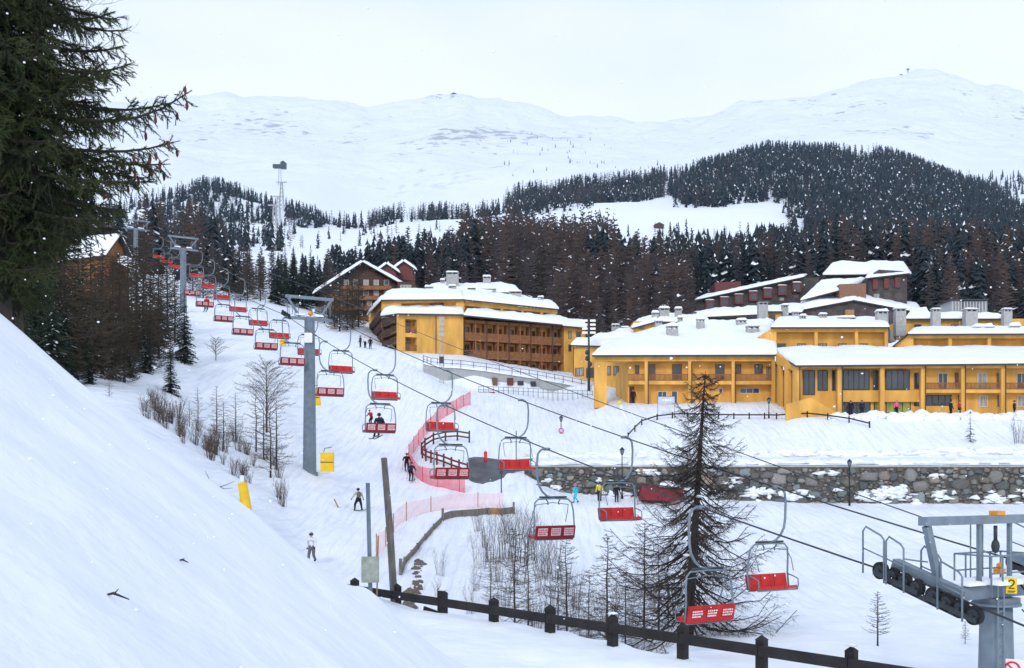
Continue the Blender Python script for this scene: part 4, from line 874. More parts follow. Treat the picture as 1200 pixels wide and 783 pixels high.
# set-back top storey
FU = Fr(447, 171, 543, 168); FU2 = Fr(543, 168.6, 653, 177)
mb = MB(); FU.pbox(mb, 447, 543, 351.5, 372, 1.2, 1.6); FU2.box(mb, 0, FU2.L, 25.5, FU2.z(352.6,0)-.03, 1.5, 1.9); FU.pbox(mb, 447, 470, 352, 372, 0, 1.19); FU.pbox(mb, 534, 543.4, 352.3, 372, 0, 1.19); part(mb, 'top_storey_wall', M['yellow'], t)
mb = MB(); FU.pbox(mb, 447, 543, 351.2, 354.5, -.05, 1.195); zq = FU2.z(352.6, 0)-.15; FU2.box(mb, 0, FU2.L, zq-.65, zq-.02, -.05, 1.49); part(mb, 'header_beam', M['yellow'], t)
for f in (.19, .40, .62, .83, .97):
    x = FU2.L*f; mb = MB(); FU2.box(mb, x-.25, x+.25, zq-4.2, zq-.655, 0, .4); part(mb, 'column', M['yellow'], t)
for i, f in enumerate((.06, .26, .47, .70, .88)):
    x = FU2.L*f; mb = MB(); FU2.box(mb, x, x+2.6, zq-3.4, zq-.9, 1.46, 1.496); part(mb, 'loggia_panel', M['brownwood'], t)
win(t, FU, 503, 520, 355.5, 366, 1.2, 'brownwood', mull=3)
FSide = Fr(432, 190, 447, 171)
mb = MB(); FSide.pbox(mb, 432, 447, 357, 425, .8, 1.2); part(mb, 'side_wall', M['yellow2'], t)
for k in range(3):
    rail(t, FSide, 432.5, 446.5, 372+k*13, 379+k*13, .05, 'darkwood'); mb = MB(); FSide.pbox(mb, 432.5, 446.5, 379.2+k*13, 381+k*13, .06, .79); part(mb, 'balcony_slab', M['darkwood'], t)
roof(t, [P(430,369.5,192), P(446,352.6,170.3), P(455,346.5,181), P(443,356,198)], .8, 16, 12, 75)
roof(t, [P(446,351.2,170.2), P(543,350.6,167.3), P(541,342.5,181), P(455,344.5,181)], .9, 44, 14, 76)
roof(t, [P(543,350.7,167.35), P(655,362.2,176), P(648,355.5,190), P(541,342.7,181)], .85, 50, 14, 77)
FT = Fr(498, 184, 609, 188)
mb = MB(); FT.pbox(mb, 499, 608, 341.6, 356, 0, 6); part(mb, 'attic_wall', M['yellow'], t)
for a in (572, 588): win(t, FT, a, a+9, 343.5, 349, 0)
roof(t, [P(497,340.5,183.2), P(610,343,187.2), P(604,336,198), P(505,334.5,195)], .8, 44, 12, 78)
for i, (a, b, c, d_, Y) in enumerate(((523,537,319,335,186),(498,507,336,345,178),(525.5,534,335,344,177.5),(548,557,337.5,345,183),(559,581,338.5,346,186),(597,611,341.5,352,181),(630.5,637,348,357,181),(566,575,324,334,192),(516,521,328,337,190))): chimney(t, a, b, c, d_, Y, .3, 80+i)

# ---- brown chalet with big gable
t = thing('chalet', 'big dark brown wooden chalet with a wide snowy gable roof and rows of windows', 'chalet', ((425-600)/FPX*205, 205, 30))
F = Fr(384, 205, 482, 205)
mb = MB(); mb.prism([P(382,350,205), P(382,396,205), P(484,396,205), P(484,345,205), P(424,309.5,205)], (0,14,0)); part(mb, 'wall', M['darkwood'], t)
for r_, (y0, xs) in enumerate(((328,(403,414,426,438,450)),(340,(392,403,414,426,438,450,461)),(352,(388,398,408,419,430,441,452,463)),(364,(388,398,408,419,430,441,452,463)),(376,(400,412,424,436,448)))):
    for x in xs: win(t, F, x, x+6, y0, y0+6.5, 0, 'framew', mull=0)
    mb = MB(); F.pbox(mb, xs[0]-3, xs[-1]+9, y0+7, y0+10.5, -1.1, -.95); F.pbox(mb, xs[0]-3, xs[-1]+9, y0+10.6, y0+11.4, -1.1, -.01); part(mb, 'balcony', M['brownwood'], t)
roof(t, [P(366,344.5,203), P(425,306.8,203), P(425,306.8,222), P(366,344.5,222)], .55, 30, 14, 91, name='roof_slope')
roof(t, [P(425,306.8,203), P(496,347,203), P(496,347,222), P(425,306.8,222)], .55, 30, 14, 92, name='roof_slope')
for i, (a, Y) in enumerate(((452, 209), (472, 214))):   # dormers with their own little snowy gables
    mb = MB(); yb = 331-i*3; mb.prism([P(a-10,yb,Y), P(a+12,yb,Y), P(a+12,yb-12,Y), P(a+1,yb-20,Y), P(a-10,yb-12,Y)], (0,5,0)); part(mb, 'dormer', M['terrred'], t)
    roof(t, [P(a-14,yb-11,Y-.6), P(a+1,yb-22,Y-.6), P(a+1,yb-22,Y+5), P(a-14,yb-11,Y+5)], .5, 10, 8, 93+i, name='dormer_roof')
    roof(t, [P(a+1,yb-22,Y-.6), P(a+17,yb-11,Y-.6), P(a+17,yb-11,Y+5), P(a+1,yb-22,Y+5)], .5, 10, 8, 95+i, name='dormer_roof')
mb = MB(); F2 = Fr(466, 200, 486, 200); F2.pbox(mb, 466, 486, 330, 380, 0, 4); part(mb, 'annex_wall', M['darkwood'], t)
for y0 in (334, 345): win(t, F2, 469, 482, y0, y0+6, 0, 'framew', mull=2)

# ---- dark terraced building
t = thing('apartment_building', 'dark terraced apartment building with red brown dormer windows and thick snow, under the forest', 'apartments', ((930-600)/FPX*215, 215, 36))
A, B = P(817,350,222), P(937,326,222)
mb = MB(); mb.prism([P(816,352,222), P(816,372,222), P(960,372,222), P(960,325,222), P(938,326,222)], (0,9,0)); part(mb, 'wall', M['terr'], t)
F = Fr(816, 222, 960, 222)
roof(t, [P(814,351.6,220.8), P(942,324.4,220.8), P(946,322,231.5), P(820,349,231.5)], .55, 50, 10, 101)
for i in range(7):
    px = 827+i*17; py = 352-i*3.45
    mb = MB(); F.pbox(mb, px, px+10, py, py+11, -1.0, -.005); q = part(mb, 'dormer_box', M['terrred'], t)
    mb = MB(); F.pbox(mb, px+1.8, px+8.2, py+2.5, py+9, -1.03, -1.004); mb.localise(t.location); mb.build('window', M['glass'], q)
    s = MB(); x0, x1 = F.t(px-.5,-1), F.t(px+10.5,-1); z1 = F.z(py,x0,-1)+.01
    s.patch(F.pt(x0,-1.1,z1), F.pt(x1,-1.1,z1), F.pt(x1,0,z1), F.pt(x0,0,z1), .22, 6, 4, seed=i); part(s, 'snow_cover', M['snow'], t, True)
    win(t, F, px+1, px+7, py+13.5, py+18, 0, 'frame', mull=0)
for i, (pts, d, mm) in enumerate((([P(936,362,212), P(936,382,212), P(1080,382,212), P(1080,368,212), P(1000,352,212)], 8, 'terr'),
        ([P(1018,325,216), P(1018,360,216), P(1063,360,216), P(1063,318,216), P(1030,316,216)], 12, 'terr'),
        ([P(984,333,213), P(984,353,213), P(1015,353,213), P(1015,332,213)], 5, 'brick'),
        ([P(968,322,224), P(968,340,224), P(1060,340,224), P(1060,322,224)], 8, 'terr'),
        ([P(838,331,232), P(838,350,232), P(868,350,232), P(868,330,232)], 6, 'terrred'))):
    mb = MB(); mb.prism(pts, (0,d,0)); part(mb, ('lower_wall', 'wing_wall', 'stair_block', 'upper_wall', 'roof_house')[i], M[mm], t)
roof(t, [P(964,322,223), P(1068,321,223), P(1060,310,234), P(975,310,234)], 1.0, 36, 14, 102)
roof(t, [P(938,352,213.5), P(984,340,213.5), P(1018,328,222), P(962,330,222)], .8, 24, 14, 103)
roof(t, [P(1014,326,215), P(1066,320,215), P(1064,316,224), P(1020,317,224)], .5, 20, 8, 104)
roof(t, [P(934,364,211.2), P(1001,351.5,211.2), P(1018,346,218), P(940,352,218)], .7, 24, 10, 105)
roof(t, [P(1001,351.6,211.2), P(1082,367,211.2), P(1076,358,219), P(1012,347,219)], .7, 24, 10, 106)
F = Fr(1018, 216, 1063, 216)
for i in range(3):
    px = 1023+i*13; mb = MB(); F.pbox(mb, px, px+6, 327-i, 339-i, -.5, -.004); part(mb, 'window_bay', M['terrred'], t)
    win(t, F, px+.5, px+8, 344, 351, 0)
F = Fr(936, 212, 1080, 212)
for px in (950, 962, 975, 990, 1006, 1022, 1040, 1056): win(t, F, px, px+7, 366, 374, 0, 'terrred', mull=0)
mb = MB(); F.pbox(mb, 991, 1001, 363, 371, -.9, -.004); part(mb, 'tan_bay', M['tan'], t)  # projecting bay in plain tan board
s = MB(); s.patch(P(800,373,205), P(940,366,205), P(944,360,214), P(830,366,214), .9, 40, 10, seed=107); part(s, 'snow_terrace', M['snow'], t, True)

# ---- pale grey block at the wood edge
t = thing('apartment_building', 'pale grey block with vertical ribs and flat roof rising behind the hotel chimneys', 'building', ((1137-600)/FPX*185, 185, 25))
mb = MB(); F = Fr(1113, 185, 1160, 185); F.pbox(mb, 1115, 1127, 352, 372, 0, 5); F.pbox(mb, 1129, 1157, 352, 372, .5, 6); part(mb, 'wall', M['chimney'], t)
mb = MB()
for i in range(12): F.pbox(mb, 1115.5+i*3.5, 1117+i*3.5, 353.5, 371, -.25, -.005) if not 1126 < 1115.5+i*3.5 < 1129 else None
part(mb, 'rib', M['concrete'], t)
mb = MB(); F.pbox(mb, 1113.5, 1158.5, 350.5, 351.9, -.4, 6.2); part(mb, 'roof', M['eave'], t)

# ---- chalet behind the spruce on the left
t = thing('chalet', 'small wooden chalet with a thick snowy gable roof among the dark trees at left', 'chalet', ((126-600)/FPX*118, 118, 21))
G0 = Vector((P(136,0,117).x, 117, 0)); rd = Vector((-.90,.43,0)); nd = Vector((-.43,-.90,0)); hw = 1.7; zr_, ze, zb = 28.95, 26.5, 20
def cp(a, b, z): q = G0+nd*a+rd*b; return Vector((q.x, q.y, z))
mb = MB(); mb.prism([cp(hw,0,zb), cp(-hw,0,zb), cp(-hw,0,ze+.1), cp(0,0,zr_-.25), cp(hw,0,ze+.1)], rd*6.5); part(mb, 'wall', M['brownwood'], t)
roof(t, [cp(hw+.5,-.8,ze-.45), cp(hw+.5,7,ze-.45), cp(0,7,zr_), cp(0,-.8,zr_)], .55, 26, 10, 111, name='roof_slope')
roof(t, [cp(0,-.8,zr_), cp(0,7,zr_), cp(-hw-.5,7,ze-.45), cp(-hw-.5,-.8,ze-.45)], .55, 26, 10, 112, name='roof_slope')
mb = MB(); mb.hexa([cp(.8,-.04,24.2), cp(-.8,-.04,24.2), cp(-.8,-.005,24.2), cp(.8,-.005,24.2)], [cp(.8,-.04,25.6), cp(-.8,-.04,25.6), cp(-.8,-.005,25.6), cp(.8,-.005,25.6)]); part(mb, 'window', M['darkwood'], t)
mb = MB(); mb.hexa([cp(hw,-.9,23), cp(-hw,-.9,23), cp(-hw,-.01,23), cp(hw,-.01,23)], [cp(hw,-.9,23.2), cp(-hw,-.9,23.2), cp(-hw,-.01,23.2), cp(hw,-.01,23.2)]); mb.hexa([cp(hw,-.9,23.21), cp(-hw,-.9,23.21), cp(-hw,-.82,23.21), cp(hw,-.82,23.21)], [cp(hw,-.9,23.9), cp(-hw,-.9,23.9), cp(-hw,-.82,23.9), cp(hw,-.82,23.9)]); part(mb, 'balcony', M['darkwood'], t)
s = MB(); s.patch(P(138,308,114), P(165,322,114), P(160,312,119), P(140,304,119), .8, 12, 8, seed=113)
tag(s.localise(P(150,312,116)).build('snow_bank', M['snow'], None, True, P(150,312,116)), kind='structure')

# ---- little structures on the mountain
def far_house(px, Y, w, h, label, cat='hut', name='mountain_hut', dz=-1):
    p = GP(px, Y, dz); t = thing(name, label, cat, p)
    mb = MB(); mb.box(-w/2,w/2,-w*.35,w*.35,0,h); mb.prism([(-w/2,-w*.349,h),(w/2,-w*.349,h),(0,-w*.349,h*1.5)], (0,w*.698,0)); mb.build('wall', M['darkwood'], t)
    s = MB(); s.hexa([(-w*.6,-w*.42,h*.9),(0,-w*.42,h*1.52),(0,w*.42,h*1.52),(-w*.6,w*.42,h*.9)],[(-w*.6,-w*.42,h*1.02),(0,-w*.42,h*1.68),(0,w*.42,h*1.68),(-w*.6,w*.42,h*1.02)]); s.hexa([(.01,-w*.42,h*1.52),(w*.6,-w*.42,h*.9),(w*.6,w*.42,h*.9),(.01,w*.42,h*1.52)],[(.01,-w*.42,h*1.68),(w*.6,-w*.42,h*1.02),(w*.6,w*.42,h*1.02),(.01,w*.42,h*1.68)]); s.build('roof', M['snow'], t)
    return t
far_house(772, 745, 7, 3.2, 'small brown hut alone on the upper snowy meadow')
far_house(532, 3180, 22, 9, 'tiny hut on the skyline of the left mountain summit')
t = thing('cable_car_tower', 'tall mast with dark boxy cabin head standing high on the snowy mountain flank', 'cable car station', GP(328, 1760, -2))
mb = MB(); zt = zz(1760, 197)-GP(328,1760,-2).z
mb.tube([(-3,0,0),(-1.6,0,zt)], .5, 5); mb.tube([(3,0,0),(1.6,0,zt)], .5, 5)
for i in range(8): mb.tube([(-3+1.4*i/8,0,zt*i/8),(3-1.4*(i+1)/8,0,zt*(i+1)/8)], .25, 4)
mb.build('mast', M['concrete'], t)
mb = MB(); mb.box(-12,2,-4,4,zt,zt+6); mb.box(2,11,-5,5,zt-1,zt+8); mb.prism([(1,-5.5,zt+8),(12,-5.5,zt+8),(6.5,-5.5,zt+12)], (0,11,0)); mb.build('station', M['steeldark'], t)
for q, (px, pyt, h) in enumerate(((330, 0, 34), (326, 0, 30), (322, 0, 26))):
    Y = (1150, 1000, 860)[q]; p = GP(px, Y, -1)
    t = thing('lattice_mast', ('pale lattice lift mast in the forest cut, uppermost of three','pale lattice lift mast in the forest cut, middle of three','pale lattice lift mast in the forest cut, lowest of three')[q], 'lift mast', p, group='pale masts in the forest cut')
    mb = MB(); w = 2.6
    for a in (-1, 1):
        for b in (-1, 1): mb.tube([(a*w,b*w,0),(a*w*.4,b*w*.4,h)], .35, 4)
    for i in range(7):
        k0, k1 = 1-.6*i/7, 1-.6*(i+1)/7
        mb.tube([(-w*k0,-w*k0,h*i/7),(w*k1,-w*k1,h*(i+1)/7)], .25, 4); mb.tube([(w*k0,-w*k0,h*i/7),(-w*k1,-w*k1,h*(i+1)/7)], .25, 4)
    mb.build('lattice', M['concrete'], t)
    mb = MB(); mb.box(-6,6,-.5,.5,h,h+.9); mb.build('crossarm', M['concrete'], t)
for q, (px, h) in enumerate(((1056, 13), (1064, 18))):
    p = GP(px, 3190, -1); mb = MB(); mb.tube([(0,0,0),(0,0,h)], 1.6, 5); mb.box(-4,4,-2,2,h,h+5)
    tag(mb.build('summit_mast', M['steel'], None, loc=p), ('shorter stubby mast on the right summit skyline','taller stubby mast on the right summit skyline')[q], 'mast', 'masts on the right summit')
# ------------------------------------------------------------------ stone wall along the road
rn = random.Random(11)
t = thing('stone_wall', 'rough stone retaining wall with snow patches, running under the hotel road', 'stone wall', (30, 95.3, -3))
mb = MB(); X0, X1 = 1.2, 86
mb.box(X0, X1, 95.0, 95.9, -5, 1.02); part(mb, 'core', M['mortar'], t)
mb = MB(); mb.tint = []
def stone(x, y, z, sx, sy, sz):
    n0 = len(mb.v); mb.blob((x, y, z), (sx, sy, sz), 2, 0, .55, rn, .72)
    c = rn.random(); g = .13+.27*rn.random()**1.4
    cc = (g*1.02, g, g*.92) if c < .6 else ((g*.85, g*.98, g*1.0) if c < .85 else (g*1.1, g*.92, g*.75))
    mb.tint.extend([(*cc, 1)]*(len(mb.v)-n0))
occ = []
for size, n in ((1.4, 34), (1.0, 90), (.66, 260), (.40, 520), (.24, 800)):
    for _ in range(n*4):
        if n <= 0: break
        x = rn.uniform(X0, X1); z = rn.uniform(-3.0, .92); sx = size*rn.uniform(.7,1.2); sz = size*rn.uniform(.5,.85)
        if size > 1 and x < 18: continue
        if z+sz*.5 > 1.0: continue
        if any(abs(x-o[0]) < (sx+o[2])*.46 and abs(z-o[1]) < (sz+o[3])*.46 for o in occ): continue
        occ.append((x, z, sx, sz)); n -= 1
        stone(x, 94.99, z, sx*.56, min(.16+sx*.2, .34), sz*.58)
part(mb, 'rubble_face', M['stone'], t, True)
mb = MB(); x = X0
while x < X1:
    w = rn.uniform(1.2, 2.2); mb.box(x, x+w-.02, 94.86+rn.uniform(-.03,.03), 96.0, 1.025, 1.15+rn.uniform(-.02,.02)); x += w
part(mb, 'coping', M['chimney'], t)
mb = MB()
for i in range(70):
    x = rn.uniform(X0, 52) if rn.random() < .75 else rn.uniform(52, X1); z = rn.choice((rn.uniform(-2.6,-1.2), rn.uniform(-2.4,-.6), rn.uniform(-1.6,.4))); k = rn.uniform(.4, 1.0)
    for j in range(rn.randint(2, 6)):
        mb.blob((x+rn.uniform(-1,1)*k*1.3, 94.84, z+rn.uniform(-1,1)*k*.45), (k*rn.uniform(.3,.9), .32, k*rn.uniform(.12,.36)), 2, 0, 1.1, rn)
part(mb, 'snow_patches', M['snow'], t, True)
s = MB(); s.patch((X0,94.9,1.16),(X1,94.9,1.16),(X1,95.7,1.16),(X0,95.7,1.16), .07, 120, 4, seed=5, rough=.6)
part(s, 'snow_cover', M['snow'], t, True)
# ploughed ridge along the far kerb of the road
mb = MB()
for i in range(330):
    px = 612+i*2.2; p = GP(px, rn.choice((103.3, 103.6, 96.6, 98.2))+rn.uniform(-.4,.6)); mb.blob((p.x, p.y, p.z+.03), (rn.uniform(.4,1.3), .5, rn.uniform(.15,.40)), 2, 0, .7, rn)
tag(mb.build('ploughed_snow', M['snow'], smooth=True), kind='structure')
mb = MB()
for i in range(170):
    px = 975+rn.random()*330; Y = rn.uniform(113.2, 115.8); p = GP(px, Y); k = rn.uniform(.25, .8)
    mb.blob((p.x, p.y, p.z+.08), (k*1.3, k, k*rn.uniform(.5,1.0)), 2, 0, .7, rn)
tag(mb.build('snow_heap', M['snow'], smooth=True), kind='structure')

# ---- grey terrace wall under the first hotel with its railings
t = thing('terrace_wall', 'curved pale grey concrete terrace wall with a snowy railing below the balconied hotel', 'retaining wall', (-6, 150, 14))
pl = [(496,149,427,431),(505,149.3,429.5,442),(520,149.6,431.5,450),(540,150,432.5,454),(570,150.8,436,457),(600,151.2,440.5,459),(630,152,445,463),(660,153,450.5,467),(692,154,457,473)]
mb = MB()
for a, b in zip(pl[:-1], pl[1:]):
    A0, A1, B0, B1 = P(a[0],a[3]+3,a[1]), P(a[0],a[2],a[1]), P(b[0],b[3]+3,b[1]), P(b[0],b[2],b[1])
    bk = Vector((0,.5,0)); mb.hexa([A0, B0, B0+bk, A0+bk], [A1, B1, B1+bk, A1+bk])
part(mb, 'wall', M['concrete'], t)
mb = MB()
for a, b in zip(pl[:-1], pl[1:]):
    A1, B1 = P(a[0],a[2],a[1]), P(b[0],b[2],b[1]); bk = Vector((0,.9,0)); mb.patch(A1+Vector((0,-.15,0)), B1+Vector((0,-.15,0)), B1+bk, A1+bk, .42, 10, 4, seed=a[0])
part(mb, 'snow_cover', M['snow'], t, True)
mb = MB()
for a, b in zip(pl[:-1], pl[1:]):
    A1, B1 = P(a[0],a[2],a[1]+.25), P(b[0],b[2],b[1]+.25); n = max(2, round((B1-A1).length/1.6))
    for i in range(n):
        p = A1.lerp(B1, i/n); mb.tube([p, p+Vector((0,0,1.35))], .05, 5)
    for h in (.75, 1.3): mb.tube([A1+Vector((0,0,h)), B1+Vector((0,0,h))], .038, 5)
part(mb, 'railing', M['steeldark'], t)
F = Fr(540, 150, 692, 154)
for a, b, c, d_, m_ in ((577.5,583,442.5,452,'frame'),(595,601.5,443,451,'terrred'),(607,613.5,446.5,451,'eave'),(622.5,628,447,452.5,'eave')):
    mb = MB(); F.pbox(mb, a, b, c, d_, -.9, .0); part(mb, 'niche', M[m_], t)
t = thing('railing', 'low grey metal railing along the snowy walkway under the terrace wall', 'railing', (2, 145, 11))
mb = MB(); pr = None
for i in range(24):
    px = 561+i*5.8; p = P(px, 460.5+(i/24)*6, 147) ; mb.tube([p+Vector((0,0,-.8)), p+Vector((0,0,1.0))], .05, 5)
    if pr:
        for h in (.5, 1.0): mb.tube([pr+Vector((0,0,h)), p+Vector((0,0,h))], .04, 5)
    pr = p
part(mb, 'rails', M['steel'], t)
mb = MB(); mb.box(P(561,460,146).x, P(580,460,146).x, 146, 146.4, zz(146,463), zz(146,459.5)); part(mb, 'red_skirting', M['dkred'], t)

# ---- foreground black fence
t = thing('fence', 'black wooden post and rail fence crossing the foreground down to the right', 'fence', (1, 23, -4))
def fpt(k, z): 
    a = Vector((-3.17, 27)); b = Vector((6.33, 18.3)); q = a+(b-a)*k/7; return Vector((q.x, q.y, z))
def fz(k): return -3.21-.245*max(min(k, 9), -2)/7
for k in range(-1, 8):
    g = fpt(k, 0); gz_ = min(G(g.x, g.y), fz(k)-.4)-.3
    mb = MB(); p = fpt(k, 0); w = .092; top = fz(k)+.26+.02*math.sin(k*3)
    d = Vector((9.5,-8.7,0)).normalized(); nrm = Vector((-d.y, d.x, 0))
    def q(a, b, z): return (p.x+d.x*a+nrm.x*b, p.y+d.y*a+nrm.y*b, z)
    mb.hexa([q(-w,-w,gz_),q(w,-w,gz_),q(w,w,gz_),q(-w,w,gz_)], [q(-w,-w,top-.05),q(w,-w,top-.05),q(w,w,top-.05),q(-w,w,top-.05)])
    mb.add([q(-w*1.1,-w*1.1,top-.048),q(w*1.1,-w*1.1,top-.048),q(w*1.1,w*1.1,top-.048),q(-w*1.1,w*1.1,top-.048),q(0,0,top+.05)], [(0,1,4),(1,2,4),(2,3,4),(3,0,4),(3,2,1,0)])
    part(mb, 'post', M['fenceblk'], t)
    s_ = MB(); s_.patch(q(-.09,-.09,top+.0), q(.09,-.09,top+.0), q(.09,.09,top+.0), q(-.09,.09,top+.0), .035, 6, 6, seed=k)
    if k % 3 == 1: part(s_, 'snow_cap', M['snow'], t, True)
off = Vector((9.5,-8.7,0)).normalized(); nn = Vector((-off.y, off.x, 0))*-.14
for k in range(-2, 9):
    if k < -1: a, b = -1.9, -1
    else: a, b = k, k+1
    mb = MB(); mb.beam(fpt(a+.004, fz(a))+nn*(1 if nn.y < 0 else -1), fpt(b-.004, fz(b))+nn*(1 if nn.y < 0 else -1), .06, .215); part(mb, 'rail', M['fenceblk'], t)
mb = MB(); mb.beam(fpt(.6, fz(0)-.30)-nn*0, fpt(3.2, fz(3)-.95), .05, .15); part(mb, 'rail', M['fenceblk'], t)
mb = MB(); p = fpt(.92, 0); mb.tube([(p.x, p.y+.3, -4.3), (p.x, p.y+.3, -2.95)], .07, 8); part(mb, 'post', M['fenceblk'], t)

# ---- posts and the metal box by the fence
p = GP(457, 27.2); t = thing('wooden_pole', 'leaning weathered wooden pole rising behind the black fence', 'pole', p)
mb = MB(); a = P(463.5,700,26.9); b = P(450,537,27.6); mb.tube([a+Vector((0,0,-.7)), a.lerp(b,.5), b], [.105,.10,.085], 10); part(mb, 'pole', M['greywood'], t, True)
p = GP(434, 25.5); t = thing('metal_post', 'slim grey metal post carrying a pale box, in front of the black fence', 'post', p)
mb = MB(); a = P(434.5,712,25.5); b = P(431,566,25.5); mb.tube([a, b], .055, 10); part(mb, 'post', M['steel'], t, True)
mb = MB(); c = P(434.8,667,25.4); mb.box(c.x-.22,c.x+.22,c.y-.2,c.y-.06,c.z-.33,c.z+.33); mb.box(c.x-.19,c.x+.19,c.y-.215,c.y-.2005,c.z-.3,c.z+.3)
part(mb, 'switch_box', mat('weathered_pale_box', (.36,.38,.32), .7, .25, 6, bump=.2), t)
mb = MB(); a = P(441,650,25.9); mb.tube([a+Vector((0,0,-1.8)), a+Vector((.05,0,.5))], .02, 6); part(mb, 'marker_stick', M['tan'], t)

# ---- yellow pads
p = GP(287, 57); t = thing('padded_post', 'leaning post wrapped in yellow crash padding with a clear top, on the near bank', 'padded post', p)
mb = MB(); a = P(289.5,601,57); b = P(284,566,57); mb.tube([a+Vector((.05,0,-.5)), a, a.lerp(b,.5), b], [.31,.31,.29,.27], 14); part(mb, 'padding', M['yellowpad'], t, True)
mb = MB(); mb.tube([b-Vector((0,0,.05)), b+Vector((-.02,0,.32))], .13, 10); mb.blob(tuple(b+Vector((-.02,0,.36))), (.15,.15,.10), 1); part(mb, 'post_tip', M['white'], t, True)
def pad(px, Y, py0, py1, w, label, lean=0):
    p = GP(px, Y); t = thing('crash_pad', label, 'crash pad', p, 0, 'yellow crash pads beside the piste')
    z0, z1 = zz(Y, py1), zz(Y, py0); x = p.x
    mb = MB(); mb.hexa([(x-w/2,Y-.2,z0),(x+w/2,Y-.2,z0),(x+w/2,Y+.2,z0),(x-w/2,Y+.2,z0)], [(x-w/2+lean,Y-.2,z1),(x+w/2+lean,Y-.2,z1),(x+w/2+lean,Y+.2,z1),(x-w/2+lean,Y+.2,z1)]); part(mb, 'pad', M['yellowpad'], t)
    mb = MB(); mb.beam((x-w*.5,Y-.22,(z0+z1)/2),(x+w*.5+lean*.5,Y-.22,(z0+z1)/2), .03, .06); mb.tube([(x-w*.3+lean,Y,z1-.1),(x-w*.2+lean,Y,z1+.35),(x+w*.35+lean,Y,z1+.45)], .03, 5); part(mb, 'strap', M['steeldark'], t)
pad(383.5, 79.5, 530.5, 553, 1.05, 'bright yellow crash pad standing in the snow beside the foot of the tall pylon')
pad(371.5, 92, 457, 475, .7, 'yellow crash pad seen just right of the tall pylon shaft, higher up the piste', -.15)
pad(331, 120, 395, 405, .75, 'small yellow crash pad under a red chair, left of the tall pylon', .25)
mb = MB(); p = GP(393.5, 74); mb.beam(p+Vector((-.12,0,.55)), p+Vector((.2,0,-.1)), .09, .09)
tag(mb.localise(p).build('marker_stake', M['tan'], None, loc=p), 'short wooden stake poking out of the piste edge above the snowboarder', 'stake')

# ---- red safety nets
def net(name_label, pts, h, m, ps, posts=True, cat='safety net'):
    t = thing('safety_net', name_label, cat, pts[0])
    mb = MB(); line = []
    for a, b in zip(pts[:-1], pts[1:]):
        n = max(2, int((b-a).length/.6))
        for i in range(n): line.append(a.lerp(b, i/n))
    line.append(pts[-1]); hh = []
    for i, p in enumerate(line):
        z = G(p.x, p.y); k = h*(.88+.2*noise.noise(Vector((i*.23, h, 0)))); hh.append((z-.1, z+k))
    for i in range(len(line)-1):
        a, b = line[i], line[i+1]
        mb.add([(a.x,a.y,hh[i][0]),(b.x,b.y,hh[i+1][0]),(b.x,b.y,hh[i+1][1]),(a.x,a.y,hh[i][1])], [(0,1,2,3)])
    part(mb, 'mesh', M[m], t, True)
    for i in range(0, len(line), ps):
        mb = MB(); mb.tube([(line[i].x,line[i].y,hh[i][0]-.2),(line[i].x,line[i].y,hh[i][1]+.1)], .035, 5); part(mb, 'pole', M['redpaint' if m == 'netred' else 'tan'], t)
net('bright red safety net curving along the right edge of the piste below the terrace wall', [GP(551,127),GP(535,121),GP(515,116),GP(497,110),GP(486,104),GP(479,100),GP(478.5,96),GP(483,93.5),GP(492,91),GP(505,88.5),GP(525,86),GP(545,84.5)], 1.75, 'netred', 5)
net('faded orange red net sagging along the lower piste edge above the log boards', [GP(441,61),GP(452,65),GP(464,70),GP(482,74),GP(505,76.5),GP(530,78),GP(560,79),GP(590,79)], 1.45, 'netpale', 6)

# ---- red brown fence by the road end
t = thing('fence', 'red brown wooden fence curving along the road end behind the red net', 'fence', GP(500, 98))
line = [(553,99,'a'),(540,100,'a'),(528,101,'a'),(515,102,'a'),(497,101.5),(493,99.5),(496,97.5),(502,96),(509,94.5),(517,93.2),(526,92),(536,91),(546,90.2),(553,89.6)]
line = [(550,104),(536,104.6),(522,105),(508,105),(498,103.5),(494,101.5),(495,99.5),(499,97.8),(505,96.3),(512,95),(520,93.8),(529,92.8),(538,92),(548,91.4)]
pp = None
for i, q in enumerate(line):
    p = GP(q[0], q[1]); mb = MB(); mb.beam(p+Vector((0,0,-.3)), p+Vector((0,0,1.25)), .17, .17); part(mb, 'post', M['redwood'] if i > 5 else M['darkwood'], t)
    if pp:
        for h in (.5, .98): mb = MB(); mb.beam(pp+Vector((0,-.1,h)), p+Vector((0,-.1,h)), .07, .17); part(mb, 'rail', M['redwood'] if i > 5 else M['darkwood'], t)
    pp = p
# ---- log boards holding the piste edge
t = thing('retaining_boards', 'weathered timber boards holding the curved lower piste edge above the gully', 'retaining edge', GP(520, 72))
line = [(602,78,.9),(588,77.5,.7),(573,77,.7),(559,76.2,.7),(544,75.6,.7),(530,74.8,.7),(519,73.6,.65),(509,71,.6),(499,67.5,.6),(490,64,.6),(483,61,.6),(475,58,.6),(470,55,.7)]
pp = None
for i, q in enumerate(line):
    p = GP(q[0], q[1], .05); mb = MB(); mb.beam(p+Vector((0,-.2,-1.4)), p+Vector((0,-.2,.32 if i % 6 else .85)), .18, .16); part(mb, 'post', M['greywood'], t)
    if pp: mb = MB(); mb.beam(pp+Vector((0,0,-.10)), p+Vector((0,0,-.10)), .12, 1.1 if i < 7 else .7); part(mb, 'board', M['greywood'] if i % 2 else M['tan'] if i in (1,2) else M['greywood'], t)
    pp = p
mb = MB(); rn = random.Random(3)
